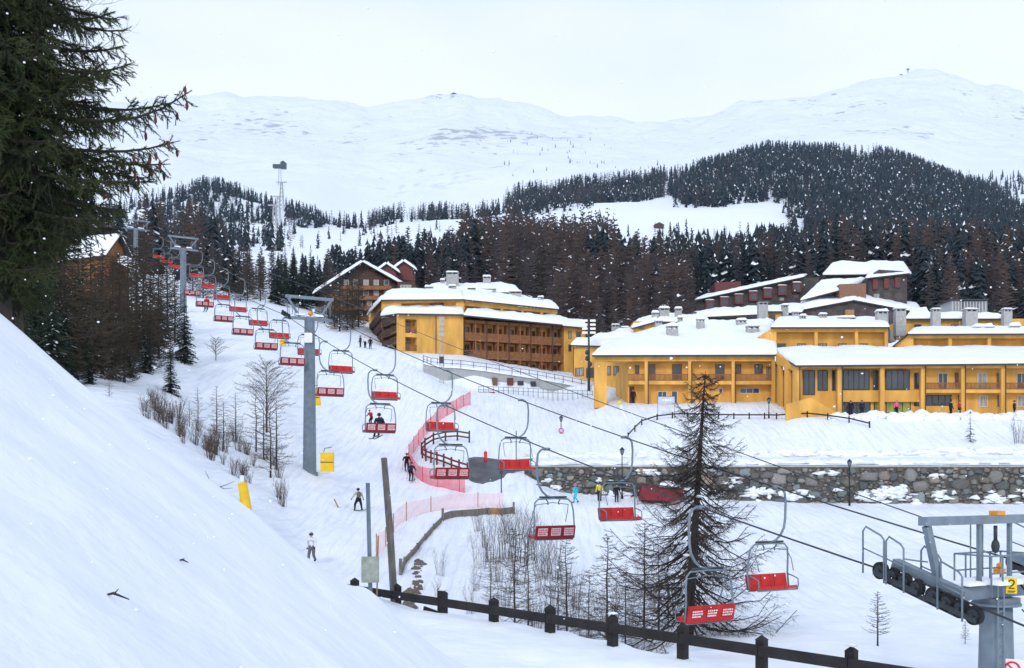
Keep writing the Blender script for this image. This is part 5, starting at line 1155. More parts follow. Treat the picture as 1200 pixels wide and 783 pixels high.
for i in range(34):
    f = i/34; px = 474+f*20+rn.uniform(-5,5); Y = 42+f*17; p = GP(px, Y); k = rn.uniform(.10,.34); mb.blob((p.x,p.y,p.z-.06), (k,k*1.1,k*.8), 2, 0, .6, rn)
mb.tint = [(.19,.15,.12,1)]*len(mb.v)
tag(mb.build('earth_bank', M['stone'], smooth=True), kind='structure')
# ---- black fence below the hotel
t = thing('fence', 'thin black post and rail fence on the snowbank below the hotel windows', 'fence', GP(850, 110))
line = [(736,109.5),(744,113),(752,115.5),(770,117)]+[(770+i*18, 117.4) for i in range(1, 8)]+[(910,117),(928,116),(946,114.5),(970,113.2),(995,112),(1019,110.6)]
pp = None
for i, q in enumerate(line):
    p = GP(q[0], q[1]); mb = MB(); mb.beam(p+Vector((0,0,-.3)), p+Vector((0,0,.75)), .13, .13); part(mb, 'post', M['fenceblk'], t)
    if pp: mb = MB(); mb.beam(pp+Vector((0,-.08,.5)), p+Vector((0,-.08,.5)), .06, .16); part(mb, 'rail', M['fenceblk'], t)
    pp = p

# ---- street lamps, signs, masts
def lamp(px, Y, top, label, disc=False):
    g = GP(px, Y, -.1); t = thing('street_lamp', label, 'street lamp', g, 0, 'black lantern lamps along the road')
    H = zz(Y, top)-g.z
    mb = MB(); mb.tube([(0,0,0),(0,0,.5),(0,0,.52),(0,0,H-.75)], [.11,.10,.06,.045], 8); mb.build('pole', M['rubber'], t, True)
    mb = MB(); z = H-.75
    mb.tube([(0,0,z),(0,0,z+.06)], [.10,.12], 6); mb.tube([(0,0,z+.5),(0,0,z+.62),(0,0,z+.75)], [.27,.14,.03], 6)
    for i in range(6):
        a = 2*PI*i/6; mb.tube([(.11*math.cos(a),.11*math.sin(a),z+.06),(.22*math.cos(a),.22*math.sin(a),z+.5)], .018, 4)
    l = mb.build('lantern', M['rubber'], t)
    mb = MB(); mb.tube([(0,0,z+.07),(0,0,z+.49)], [.09,.19], 6); mb.build('glass', M['steel'], l)
    if disc:
        mb = MB(); mb.disc((0,-.16,.45),(0,1,0),.33,.04,16); mb.build('round_sign', M['signblue'], t)
        mb = MB(); mb.tube([(.27*math.cos(i*PI/10),-.2,.45+.27*math.sin(i*PI/10)) for i in range(21)], .05, 5); mb.build('sign_rim', M['redpaint'], t)
lamp(657.5, 118, 487, 'black lantern lamp with a round sign at its foot on the snowy embankment', True)
lamp(729, 94.2, 524, 'black lantern lamp at the foot of the stone wall behind a red chair')
lamp(995.5, 93.5, 538, 'tall black lantern lamp in front of the stone wall right of the larch')
lamp(901, 117.8, 465.5, 'small black lantern lamp by the thin fence below the yellow ramp')
g = GP(690, 152); t = thing('floodlight_mast', 'tall slender mast with two columns of white floodlight panels between the hotels', 'floodlight mast', g)
Y = g.y; H = zz(Y, 372)-g.z
mb = MB(); mb.tube([(0,0,-.5),(0,0,H*.5),(0,0,H)], [.22,.17,.12], 10); mb.tube([(0,0,H),(0,0,H+6)], .03, 4); mb.build('mast', M['steeldark'], t, True)
mb = MB(); mb.beam((0,0,H-.3),(0,0,H-.2), .2,.2)
for i in range(4): mb.box(-1.0,1.0,-.05,.05,H-.5-i*.62,H-.42-i*.62)
mb.build('bracket', M['steeldark'], t)
for i in range(4):
    for q in (-1, 1):
        mb = MB(); x = q*.62; mb.hexa([(x-.42,-.2,H-.7-i*.62),(x+.42,-.2,H-.7-i*.62),(x+.42,-.08,H-.7-i*.62),(x-.42,-.08,H-.7-i*.62)], [(x-.42,-.12,H-.35-i*.62),(x+.42,-.12,H-.35-i*.62),(x+.42,.0,H-.35-i*.62),(x-.42,.0,H-.35-i*.62)])
        mb.build('floodlight', M['white'], t)
mb = MB()
for z, x in ((H*.52,-.3),(H*.44,-.3),(H*.36,.2)): mb.blob((x,-.2,z),(.35,.2,.45),1)
mb.build('loudspeaker', M['steeldark'], t)
g = GP(517.5, 146); t = thing('lattice_mast', 'slim pale lattice mast standing before the blank yellow hotel wall', 'mast', g)
H = zz(146, 371)-g.z; mb = MB()
for q in (-.28, .28): mb.tube([(q,0,-.5),(q,0,H)], .05, 5)
for i in range(14): mb.tube([(-.28,0,H*i/14),(.28,0,H*(i+1)/14)], .035, 4); mb.tube([(.28,0,H*i/14),(-.28,0,H*(i+1)/14)], .035, 4)
mb.build('mast', M['concrete'], t)
for i in range(4): mb = MB(); mb.box(-.36,.36,-.2,-.08,H-.7-i*.75,H-.15-i*.75); mb.build('lamp_panel', M['concrete'], t)
mb = MB(); mb.box(-.35,.35,-.2,.1,H*.30,H*.40); mb.build('control_box', M['steeldark'], t)
g = GP(781, 117.3); t = thing('notice_board', 'pale blue notice board on two legs in front of the hotel windows', 'notice board', g)
mb = MB(); x0, x1 = (771-781)/FPX*117.3, (790.5-781)/FPX*117.3; z0, z1 = zz(117.3,473)-g.z, zz(117.3,465)-g.z
mb.box(x0,x1,-.05,.05,z0,z1); mb.build('board', M['signblue'], t)
mb = MB(); mb.box(x0-.04,x1+.04,-.04,.04,z1,z1+.06); mb.box(x0-.04,x0-.002,-.04,.04,-.3,z1-.003); mb.box(x1+.002,x1+.04,-.04,.04,-.3,z1-.003); mb.build('legs', M['steeldark'], t)
mb = MB(); r_ = random.Random(8); x = x0+.25
while x < x1-.3:
    w_ = r_.uniform(.10,.24); h_ = (z1-z0)*.34; zc = (z0+z1)/2; mb.box(x,x+.04,-.062,-.052,zc-h_*.5,zc+h_*.5); mb.box(x+.042,x+w_,-.062,-.052,zc+h_*.5-.04-(h_-.05)*(r_.random()<.5),zc+h_*.5-(h_-.05)*0-(.0)); x += w_+.07
mb.build('lettering', M['white'], t)
# snow gun tilted on the embankment
g = GP(733, 112); t = thing('snow_gun', 'leaning pale snow lance with a yellow head beside the thin black fence', 'snow lance', g)
mb = MB(); a = P(735,494,112); b = P(727,474,112); mb.tube([a+Vector((0,0,-.4)), b], [.16,.10], 8); mb.build('lance', M['white'], t).location = -Vector(g)
mb = MB(); mb.blob(tuple(b-Vector(g)+Vector((-.1,0,.2))), (.26,.2,.24), 2, 0, .5); mb.build('head', M['signyellow'], t, True)
# dark red shed with snow under the wall
Y = 92.5; g = GP(780, Y); t = thing('shed', 'low dark red shed with patchy snow on its sloping roof against the stone wall', 'shed', g)
mb = MB(); mb.prism([P(751,586,Y), P(752,567,Y), P(771,570.5,Y), P(800,572.5,Y), P(801,583,Y), P(790,588,Y)], (0,1.9,0)); part(mb, 'body', M['dkred'], t)
s = MB(); s.patch(P(772,571,Y-.1), P(798,573,Y-.1), P(798,571,Y+1.8), P(774,569,Y+1.8), .22, 16, 6, seed=8, rough=.4); part(s, 'snow_cover', M['snow'], t, True)
mb = MB(); mb.beam(P(751,566.5,Y-.1), P(802,572.8,Y-.1), .2, .12); part(mb, 'roof_edge', M['eave'], t)
# dark bar barrier at road end and red marker
g = GP(628, 92); t = thing('barrier', 'fallen dark barrier bar lying across the snow at the left end of the stone wall', 'barrier', g)
mb = MB(); mb.beam(P(610.5,567,92), P(645,569.5,91.5), .14, .16); mb.beam(P(612,563.5,92), P(612,572,92), .12, .12); part(mb, 'bar', M['steeldark'], t)
# road sign post, red marker on the road
g = GP(569, 95); t = thing('traffic_marker', 'small red marker post standing on the dark asphalt', 'marker', g)
mb = MB(); mb.tube([(0,0,0),(0,0,1.0)], .16, 8); mb.blob((0,0,1.05),(.2,.2,.2),1); mb.build('post', M['redpaint'], t, True)
g = GP(587.5, 84); t = thing('road_post', 'thin dark post with a small head rising in front of the asphalt', 'post', g)
mb = MB(); mb.tube([(0,0,-.4),(0,0,2.1)], .05, 6); mb.build('pole', M['steeldark'], t); mb = MB(); mb.box(-.16,.16,-.05,.05,1.6,2.2); mb.build('head', M['steeldark'], t)
g = GP(605, 99); t = thing('road_post', 'tall slim grey post behind the red chair at the road bend', 'post', g)
mb = MB(); mb.tube([(0,0,-.4),(0,0,zz(99,505)-g.z)], .06, 6); mb.build('pole', M['steel'], t)
# ------------------------------------------------------------------ people
POSE = {
 'ski':   dict(hip=(0,-.10,.86), chest=(0,.16,1.24), neck=(0,.24,1.42), head=(0,.30,1.58), kn=((.13,.20,.47),(-.13,.22,.47)), ft=((.13,.0,.06),(-.13,.02,.06)), el=((.36,.20,1.08),(-.36,.20,1.08)), ha=((.36,.46,1.00),(-.36,.46,1.00))),
 'stand': dict(hip=(0,0,.93), chest=(0,.02,1.32), neck=(0,.03,1.5), head=(0,.05,1.66), kn=((.11,.04,.49),(-.11,.04,.49)), ft=((.12,0,.06),(-.12,0,.06)), el=((.30,.02,1.10),(-.30,.02,1.10)), ha=((.34,.14,.84),(-.34,.14,.84))),
 'walk':  dict(hip=(0,0,.92), chest=(0,.05,1.31), neck=(0,.07,1.49), head=(0,.10,1.65), kn=((.10,.20,.50),(-.10,.0,.49)), ft=((.11,.24,.06),(-.11,-.26,.10)), el=((.30,-.10,1.10),(-.30,.12,1.10)), ha=((.30,.02,.86),(-.30,.30,.92))),
 'board': dict(hip=(0,-.06,.88), chest=(.02,.10,1.26), neck=(.02,.15,1.44), head=(.02,.19,1.60), kn=((.24,.14,.48),(-.24,.14,.48)), ft=((.28,0,.06),(-.28,0,.06)), el=((.36,.14,1.08),(-.38,.10,1.10)), ha=((.46,.28,.86),(-.50,.22,.90))),
 'sit':   dict(hip=(0,0,.12), chest=(0,.0,.56), neck=(0,.02,.74), head=(0,.05,.90), kn=((.12,.46,.12),(-.12,.46,.12)), ft=((.14,.50,-.36),(-.14,.50,-.36)), el=((.30,.05,.36),(-.30,.05,.36)), ha=((.24,.32,.24),(-.24,.32,.24))),
}
def lerp3(a, b, t): return tuple(a[i]+(b[i]-a[i])*t for i in range(3))
def body_mesh(pose, jacket, pants, hat, bulk=1.0):
    d = POSE[pose]; V = []; E = []; Rr = []; K = []
    def v(p, r, k): V.append(p); Rr.append(r); K.append(k); return len(V)-1
    hip = v(d['hip'], .155*bulk, 1); wst = v(lerp3(d['hip'], d['chest'], .5), .15*bulk, 0); ch = v(d['chest'], .175*bulk, 0); E += [(hip, wst), (wst, ch)]
    sh0 = v(lerp3(d['chest'], d['neck'], .6), .13, 0); nk = v(d['neck'], .065, 2); E += [(ch, sh0), (sh0, nk)]
    h = Vector(d['head']); h0 = v(tuple(h+Vector((0,.01,-.08))), .075, 2); h1 = v(tuple(h), .105, 2); h2 = v(tuple(h+Vector((0,-.01,.10))), .085, 3); E += [(nk, h0), (h0, h1), (h1, h2)]
    for s in (0, 1):
        q = 1 if s == 0 else -1; sx = lerp3(d['chest'], d['neck'], .45); sh = v((sx[0]+q*.19*bulk, sx[1], sx[2]), .085*bulk, 0)
        el = v(d['el'][s], .062*bulk, 0); ha0 = lerp3(d['el'][s], d['ha'][s], .85); fo = v(ha0, .05, 0); ha = v(d['ha'][s], .048, 5)
        e2 = Vector(d['ha'][s]); dr = (e2-Vector(d['el'][s])).normalized(); fi = v(tuple(e2+dr*.10), .032, 5)
        th = v(tuple(e2+dr*.03+Vector((-q*.06,.02,.02))), .02, 5)
        E += [(sh0, sh), (sh, el), (el, fo), (fo, ha), (ha, fi), (ha, th)]
        hj = v((d['hip'][0]+q*.10*bulk, d['hip'][1], d['hip'][2]-.04), .115*bulk, 1); kn = v(d['kn'][s], .082*bulk, 1); ft = d['ft'][s]
        cf = v(lerp3(d['kn'][s], ft, .55), .075, 1); an = v((ft[0], ft[1]-.02, ft[2]+.05), .065, 4); to = v((ft[0], ft[1]+.17, ft[2]), .055, 4)
        E += [(hip, hj), (hj, kn), (kn, cf), (cf, an), (an, to)]
    me = bpy.data.meshes.new('tmp'); me.from_pydata(V, E, []); ob = bpy.data.objects.new('tmp', me); C.objects.link(ob)
    md = ob.modifiers.new('s', 'SKIN'); md.use_smooth_shade = True
    for i, x in enumerate(me.skin_vertices[0].data): x.radius = (Rr[i], Rr[i]); x.use_root = (i == 0)
    ob.modifiers.new('d', 'SUBSURF').levels = 1
    bpy.context.view_layer.update()
    dg = bpy.context.evaluated_depsgraph_get(); m2 = bpy.data.meshes.new_from_object(ob.evaluated_get(dg)); m2.name = 'body'
    bpy.data.objects.remove(ob)
    m2.materials.clear()
    for n in (jacket, pants, 'skin', hat, 'cl_black', 'cl_black'): m2.materials.append(M[n])
    VV = [Vector(p) for p in V]
    for f in m2.polygons:
        c = f.center; k = min(range(len(VV)), key=lambda i: (VV[i]-c).length-Rr[i]); f.material_index = K[k]; f.use_smooth = True
    if len(m2.polygons) < 50: raise RuntimeError('skin failed')
    return m2
def head_parts(t, pose, hat, goggles=True):
    h = Vector(POSE[pose]['head'])
    mb = MB(); mb.blob(tuple(h+Vector((0,-.02,.05))), (.125,.14,.115), 2); mb.build('helmet' if goggles else 'hat', M[hat], t, True)
    mb = MB(); mb.tube([tuple(h+Vector((math.sin(a)*.112,math.cos(a)*.118,.015))) for a in (-1.1,-.6,0,.6,1.1)], .032, 6); mb.build('goggles', M['cl_black'], t, True) if goggles else None
    mb = MB(); mb.blob(tuple(h+Vector((0,.115,-.03))), (.02,.03,.03), 1); mb.build('nose', M['skin'], t, True)
def person(loc, rz, pose, jacket, pants, hat, label, scale=1.0, goggles=True, pack=None, group=None):
    t = thing('person', label, 'person', loc, rz, group); t.scale = (scale,)*3
    o = bpy.data.objects.new('body', body_mesh(pose, jacket, pants, hat, 1.17)); C.objects.link(o); o.parent = t
    head_parts(t, pose, hat, goggles)
    if pack:
        mb = MB(); c = Vector(POSE[pose]['chest']); mb.blob(tuple(c+Vector((0,-.22,-.02))), (.17,.12,.26), 2, 0, .15); mb.build('backpack', M[pack], t, True)
    return t
def skis(t_loc, rz, scale, label, L=1.7, y0=0, z=.0, sep=.13, lean=0, colour='cl_grey'):
    for q, nm in ((1, 'right'), (-1, 'left')):
        mb = MB(); w = .05
        pts = [(-L*.45,0),(-L*.2,.0),(0,.0),(L*.3,0),(L*.45,.02),(L*.55,.12)]
        for (a, za), (b, zb) in zip(pts[:-1], pts[1:]): mb.hexa([(q*sep-w,a,za),(q*sep+w,a,za),(q*sep+w,b,zb),(q*sep-w,b,zb)], [(q*sep-w,a,za+.025),(q*sep+w,a,za+.025),(q*sep+w,b,zb+.025),(q*sep-w,b,zb+.025)])
        mb.box(q*sep-.04,q*sep+.04,-.15,.18,.026,.07)
        o = mb.build('ski', M[colour], None, loc=t_loc); o.rotation_euler = (lean, 0, rz); o.scale = (scale,)*3; tag(o, label % nm, 'ski', 'skis on the feet of skiers')
def slope_pt(px, Y): return GP(px, Y, .03)
def poles(loc, rz, scale, pose, label):
    for i, q in ((0, 'right'), (1, 'left')):
        h = Vector(POSE[pose]['ha'][i]); mb = MB(); mb.tube([h+Vector((0,.02,.08)), h+Vector((0,-.25,-.35)), h+Vector((0,-.62,-.86))], .014, 5); mb.disc(tuple(h+Vector((0,-.58,-.80))), (0,.5,.8), .05, .01, 8)
        o = mb.build('ski_pole', M['cl_black'], None, loc=loc); o.rotation_euler = (0,0,rz); o.scale = (scale,)*3; tag(o, label % q, 'ski pole', 'poles in the hands of skiers')
p = slope_pt(365.5, 58.3); person(p, 2.9, 'walk', 'cl_white', 'cl_grey', 'cl_grey', 'person in white jacket and dark trousers walking, half behind the near snowbank')
p = slope_pt(420, 76); person(p, .35, 'board', 'cl_palegreen', 'cl_black', 'cl_black', 'person in pale green jacket riding a snowboard across the lower piste', pack='cl_grey')
mb = MB(); pts = [(-.80,.09),(-.66,.02),(-.3,0),(.3,0),(.66,.02),(.80,.09)]
for (a, za), (b, zb) in zip(pts[:-1], pts[1:]): mb.hexa([(a,-.13,za),(b,-.13,zb),(b,.13,zb),(a,.13,za)], [(a,-.13,za+.03),(b,-.13,zb+.03),(b,.13,zb+.03),(a,.13,za+.03)])
for q in (-.28, .28): mb.box(q-.07,q+.07,-.12,.12,.031,.06)
o = mb.build('snowboard', M['cl_black'], None, loc=p); o.rotation_euler = (0,-.05,.35); tag(o, 'dark snowboard under the feet of the rider in pale green', 'snowboard')
p = slope_pt(481.5, 91); person(p, 3.5, 'ski', 'cl_navy', 'cl_black', 'cl_black', 'skier in dark navy jacket, lower of two close together beside the red net')
skis(p, 3.5, 1, '%s ski of the lower dark skier beside the red net'); poles(p, 3.5, 1, 'ski', '%s pole of the lower dark skier beside the red net')
p = slope_pt(476.5, 95); person(p, 3.3, 'ski', 'cl_black', 'cl_navy', 'cl_navy', 'skier all in black crouching, upper of two close together beside the red net')
skis(p, 3.3, 1, '%s ski of the upper black skier beside the red net'); poles(p, 3.3, 1, 'ski', '%s pole of the upper black skier beside the red net')
p = slope_pt(435, 113); person(p, 2.6, 'ski', 'cl_red', 'cl_black', 'cl_red', 'skier in red jacket turning above the chair with the dark rider', group=None)
skis(p, 2.6, 1, '%s ski of the red jacketed skier'); 
p = slope_pt(446.5, 111); person(p, 3.4, 'ski', 'cl_black', 'cl_navy', 'cl_red', 'dark skier with red helmet coming down right behind the chair rider')
skis(p, 3.4, 1, '%s ski of the skier with red helmet')
p = slope_pt(422.5, 149.5); person(p, 2.2, 'stand', 'cl_navy', 'cl_navy', 'cl_navy', 'person in navy ski suit standing at the left corner of the brown balconied hotel')
p = slope_pt(428, 150); person(p, 2.6, 'stand', 'cl_white', 'cl_black', 'cl_white', 'person in white jacket between two dark dressed people at the hotel corner')
p = slope_pt(434, 151); person(p, 3.0, 'stand', 'cl_black', 'cl_black', 'cl_black', 'person in black standing closest to the hotel corner at the piste top')
p = slope_pt(675, 88); person(p, 1.2, 'walk', 'cl_turq', 'cl_turq', 'cl_pink', 'person in turquoise snowsuit and pink hat walking below the stone wall', goggles=False)
p = slope_pt(702.5, 92.3); person(p, 3.1, 'stand', 'cl_ylw', 'cl_black', 'cl_black', 'person in yellow and black seen through the red chair by the stone wall', goggles=False)
p = slope_pt(722.5, 92.6); person(p, 3.4, 'stand', 'cl_black', 'cl_navy', 'cl_black', 'person in dark clothes standing beside the lamp under the stone wall', goggles=False)
for i, (px, j, lab) in enumerate(((997,'cl_black','person in black outside the glazed hotel ground floor, leftmost of four'),(1010,'cl_navy','person in navy coat outside the glazed hotel ground floor'),(1050.5,'cl_pink','person in pink jacket by the green lit hotel window'),(1114,'cl_black','person in dark coat near the hotel ground floor columns'),(1124,'cl_red','person in red jacket before the hotel columns'),(1188.5,'cl_navy','person in navy jacket at the far right of the hotel front'))):
    p = slope_pt(px, 116.2); person(p, 2.8+i*.3, 'stand', j, 'cl_black', j, lab, goggles=False)
p = slope_pt(742, 127); person(p, 3, 'stand', 'cl_black', 'cl_black', 'cl_red', 'person in black in the yellow hotel doorway behind the snow lance', goggles=False)
# riders on the lift: seated on their chairs
def rider(ch, jacket, pants, hat, label, sx=.28):
    m = ch.matrix_basis @ Matrix.Translation((sx, .12, -3.40)); loc = m.translation
    t = person(loc, ch.rotation_euler.z, 'sit', jacket, pants, hat, label)
    for q in (-1, 1):
        pass
    f = (ch.matrix_basis @ Matrix.Translation((sx, .62, -3.82))).translation
    skis(f, ch.rotation_euler.z, 1, '%s ski hanging from '+label.split(' riding')[0].replace('person', 'rider'), lean=-.15)
rider(CHAIRS[3], 'cl_navy', 'cl_black', 'cl_navy', 'person in dark navy riding the chair above the piste', .28)
rider(CHAIRS[9], 'cl_red', 'cl_black', 'cl_red', 'person in bright red riding the small distant chair', .5)
# ------------------------------------------------------------------ vegetation
def bare_tree(h, r, nb, lmax, seed, droop=.15, up=.35, twigs=8, start=.1, lean=(0,0), power=.8, sub=0, rmin=.008, wig=.04, trunk_sides=7, tdroop=.0, lmin=.12, rb=.28, lrand=(.6,1.1), zr=.0):
    """tapered trunk with whorled limbs and twigs -> (trunk, branches)"""
    rn = random.Random(seed); T = MB(); B = MB(); n = 12
    tp = []
    for i in range(n+1):
        k = i/n; tp.append(Vector((lean[0]*h*k+wig*h*.3*noise.noise(Vector((seed, k*3, 0)))*k, lean[1]*h*k+wig*h*.3*noise.noise(Vector((seed, k*3, 9)))*k, h*k)))
    T.tube(tp, [r*(1.25 if i == 0 else 1)*(1-i/n)**.85+rmin for i in range(n+1)], trunk_sides)
    for b in range(nb):
        k = start+(1-start)*((b+rn.random()*.8)/nb)**.95; k = min(k, .985)
        i = min(int(k*n), n-1); p0 = tp[i].lerp(tp[i+1], k*n-i)
        az = b*2.399+rn.uniform(-.5,.5); L_ = (lmax*(1-k)**power+lmin*lmax)*rn.uniform(*lrand)
        d = Vector((math.cos(az), math.sin(az), rn.uniform(-zr,zr*.8))); s = Vector((-d.y, d.x, 0)).normalized(); pts = [p0]; m = 5; bend = rn.uniform(-.3,.3)
        for j in range(1, m+1):
            t = j/m; pts.append(p0+d*L_*t+s*L_*bend*t*t+Vector((0,0,L_*(-droop*math.sin(t*PI*.75)*1.4+up*t*t*t+.05*rn.uniform(-1,1)))))
        r0 = max(r*rb*(1-k)**.7, rmin*1.5)
        B.tube(pts, [r0*(1-.8*j/m)+rmin*.5 for j in range(m+1)], 4, cap=False)
        for w in range(twigs):
            t = .22+.76*(w+rn.random())/twigs; j = min(int(t*m), m-1); q = pts[j].lerp(pts[j+1], t*m-j)
            e = (pts[j+1]-pts[j]).normalized(); sd = s*(1 if (w % 2) else -1)
            tl = L_*(.38*(1-t*.55))*rn.uniform(.5,1.2)
            dr = (e*.75+sd*rn.uniform(.4,1.1)+Vector((0,0,rn.uniform(-.35,.4)-tdroop))).normalized()
            mid = q+dr*tl*.55+Vector((0,0,tl*rn.uniform(-.06,.06))); end = q+dr*tl+Vector((0,0,tl*(.14-tdroop*.5)))
            B.tube([q, mid, end], [rmin, rmin*.75, rmin*.35], 3, cap=False)
            for x in range(sub):
                a = q.lerp(mid, .3+.7*rn.random()) if x % 2 else mid.lerp(end, rn.random()*.8)
                dv = (dr+Vector((rn.uniform(-1,1),rn.uniform(-1,1),rn.uniform(-.7,.5)-tdroop*.6))).normalized()*tl*rn.uniform(.25,.5)
                B.tube([a, a+dv], [rmin*.65, rmin*.3], 3, cap=False)
    return T, B

def bush(h, n, seed, spread=.5, rmin=.008):
    rn = random.Random(seed); B = MB()
    for i in range(n):
        a = rn.random()*2*PI; r0 = rn.random()*spread*.35*h; p = Vector((math.cos(a)*r0, math.sin(a)*r0, -.1)); L_ = h*rn.uniform(.45,1); o = Vector((math.cos(a), math.sin(a), 0))*spread*rn.uniform(.1,.7)
        pts = [p, p+Vector((0,0,L_*.4))+o*L_*.25, p+Vector((rn.uniform(-.1,.1)*h,0,L_*.75))+o*L_*.6, p+Vector((0,0,L_))+o*L_]
        B.tube(pts, [rmin*1.8, rmin*1.4, rmin, rmin*.4], 3, cap=False)
        for j in range(6):
            q = pts[1].lerp(pts[3], rn.random()); dv = Vector((rn.uniform(-.5,.5),rn.uniform(-.5,.5),rn.uniform(.4,1))).normalized()*L_*rn.uniform(.12,.32); B.tube([q, q+dv], [rmin*.8, rmin*.35], 3, cap=False)
    return B

def spruce(h, w, seed, layers=24, per=9, snow=.10, gap=.0, trunk_r=None, base=.06):
    """drooping whorls built of hanging needle sprays -> (trunk, crown[needles, snow])"""
    rn = random.Random(seed); T = MB(); N_ = MB()
    T.tube([(0,0,-.5),(0,0,h*.5),(0,0,h)], [(trunk_r or h*.016), h*.009, .01], 7)
    for l in range(layers):
        k = base+(1-base)*(l/layers)**.92; z0 = h*k; R0 = w*(1-k)**.86+.03*w
        for b in range(per if k < .8 else max(4, per-3)):
            if rn.random() < gap: continue
            az = rn.random()*2*PI; L_ = R0*rn.uniform(.62,1.12); d = Vector((math.cos(az), math.sin(az), 0)); s = Vector((-d.y, d.x, 0))
            zz0 = z0+rn.uniform(-.5,.5)*h/layers; pts = []; m = 6
            for j in range(m+1):
                t = j/m; pts.append(Vector((0,0,zz0))+d*L_*t+Vector((0,0,L_*(.14*t-.62*t*t+.26*t**3))))
            snowy = rn.random() < snow*2.2
            for j in range(m):
                a, c = pts[j], pts[j+1]; wd = L_*(.19*(1-.55*j/m))*rn.uniform(.7,1.2)
                for q in (-1, 1):
                    tip = c+s*q*wd+Vector((0,0,-wd*rn.uniform(.15,.6)))+d*wd*.5
                    N_.add([a, c, tip], [(0,1,2)], 0)
                    hang = a.lerp(c, rn.random())+s*q*wd*.4+Vector((0,0,-wd*rn.uniform(.5,1.1)))
                    N_.add([a+s*q*wd*.1, c+s*q*wd*.1, hang], [(0,1,2)], 0)
                if snowy and j >= 2 and rn.random() < .6:
                    e = Vector((0,0,wd*.16)); N_.add([a+e-s*wd*.45, c+e-s*wd*.4, c+e+s*wd*.4, a+e+s*wd*.45], [(0,1,2,3)], 1)
            e = pts[-1]+d*L_*.07; N_.add([pts[-2]+s*L_*.05, pts[-2]-s*L_*.05, e], [(0,1,2)], 0)
    N_.add([(-.12,0,h*.96),(.12,0,h*.96),(0,0,h*1.03)], [(0,1,2)], 0); N_.add([(0,-.12,h*.96),(0,.12,h*.96),(0,0,h*1.03)], [(0,1,2)], 0)
    return T, N_

def plant(name, loc, label, cat, trunk, crown, tm, cm, group=None, crown_name='crown', rz=0, scale=1):
    t = thing(name, label, cat, loc, rz, group); t.scale = (scale,)*3
    if trunk: trunk.build('trunk', M[tm], t, True)
    crown.build(crown_name, [M[x] for x in cm] if isinstance(cm, (tuple, list)) else M[cm], t)
    return t

# ---- the big bare larch in front of the right hand slope
p = GP(805, 40, -.4); H = zz(40, 434)-p.z
T, B = bare_tree(H, .225, 250, 4.1, 4, droop=.27, up=.20, twigs=23, start=.10, lean=(.068,0), power=.84, sub=5, rmin=.0078, wig=.05, trunk_sides=12, tdroop=.30, rb=.20, lrand=(.3,1.15), zr=.22)
big = plant('larch_tree', p, 'big bare larch with long drooping dark branches standing behind the black fence', 'tree', T, B, 'bark', 'larchdark', crown_name='branches')
for i in range(9):      # clumps of snow caught in the limbs
    rn = random.Random(i); k = rn.uniform(.2,.75); s = MB(); s.blob((0,0,0), (.16,.12,.06), 2, 0, .4, rn)
    o = s.build('snow_clump', M['snow'], big, True); a = rn.random()*6.28; o.location = (H*k*.068+math.cos(a)*.5, math.sin(a)*.5-.2, H*k)

# ---- bare larch saplings in the gully below the lift
G3 = 'bare larch saplings in the gully behind the black fence'
protos = [bare_tree(5.6, .06, 95, 1.65, 20+i, droop=-.02, up=.20, twigs=12, start=.08, power=.75, sub=4, rmin=.0060, rb=.2, lrand=(.2,1.3), zr=.35, wig=.10) for i in range(4)]
pm = [(T.mesh('trunk', M['bark'], True), B.mesh('branches', M['twiggrey' if i % 2 else 'twig'])) for i, (T, B) in enumerate(protos)]
for i, (px, Y, top, v) in enumerate(((603,44,618,0),(619,46,640,1),(664,43,632,1),(654,46,655,3),(711,42,625,2),(733,44,660,3),(755,45,612,0),(772,46,640,2),(690,47,668,1),(575,50,640,3),(783,47,655,1))):
    p = GP(px, Y, -.2); t = thing('larch_sapling', 'slender bare larch sapling growing from the snowy gully behind the black fence', 'tree', p, i*1.3, G3); t.scale = ((zz(Y,top)-p.z)/5.6,)*3
    for n_, m_ in zip(('trunk', 'branches'), pm[v]):
        o = bpy.data.objects.new(n_, m_); C.objects.link(o); o.parent = t
bm_ = [bush(3.0, 20, 40+i, .42, .0062).mesh('bare_shrub', M['twiggrey' if i else 'twig']) for i in range(3)]
rn = random.Random(9)
for i, (px, Y, s) in enumerate(((563,58,.9),(575,60,1.1),(588,62,1.25),(600,63,1.3),(612,62,1.3),(625,64,1.2),(638,61,1.2),(570,66,.9),(595,68,1.0),(618,68,1.0),(650,60,1.0),(560,71,.7),(582,55,.8),(607,55,1.0),(632,54,.9),(557,52,.5),(516,55,.55),(513,50,.4),(552,47,.55),(750,60,.6),(757,64,.5),(780,68,.6),(700,52,.6),(722,54,.7),(676,52,.8),(592,50,.9),(645,50,.9),(662,55,.8),(742,50,.8),(767,52,.9),(714,48,.9),(688,45,.8),(790,50,.9),(628,45,.8),(640,58,1.0),(670,48,1.0))):
    p = GP(px, Y); o = bpy.data.objects.new('bare_shrub', bm_[i % 3]); C.objects.link(o); o.location = p; o.scale = (s,)*3; o.rotation_euler = (0,0,i*1.1)
    tag(o, 'bare grey brown willow shrub with upright shoots in the snowy gully', 'shrub', 'bare willow shrubs in the gully')
rn = random.Random(77)
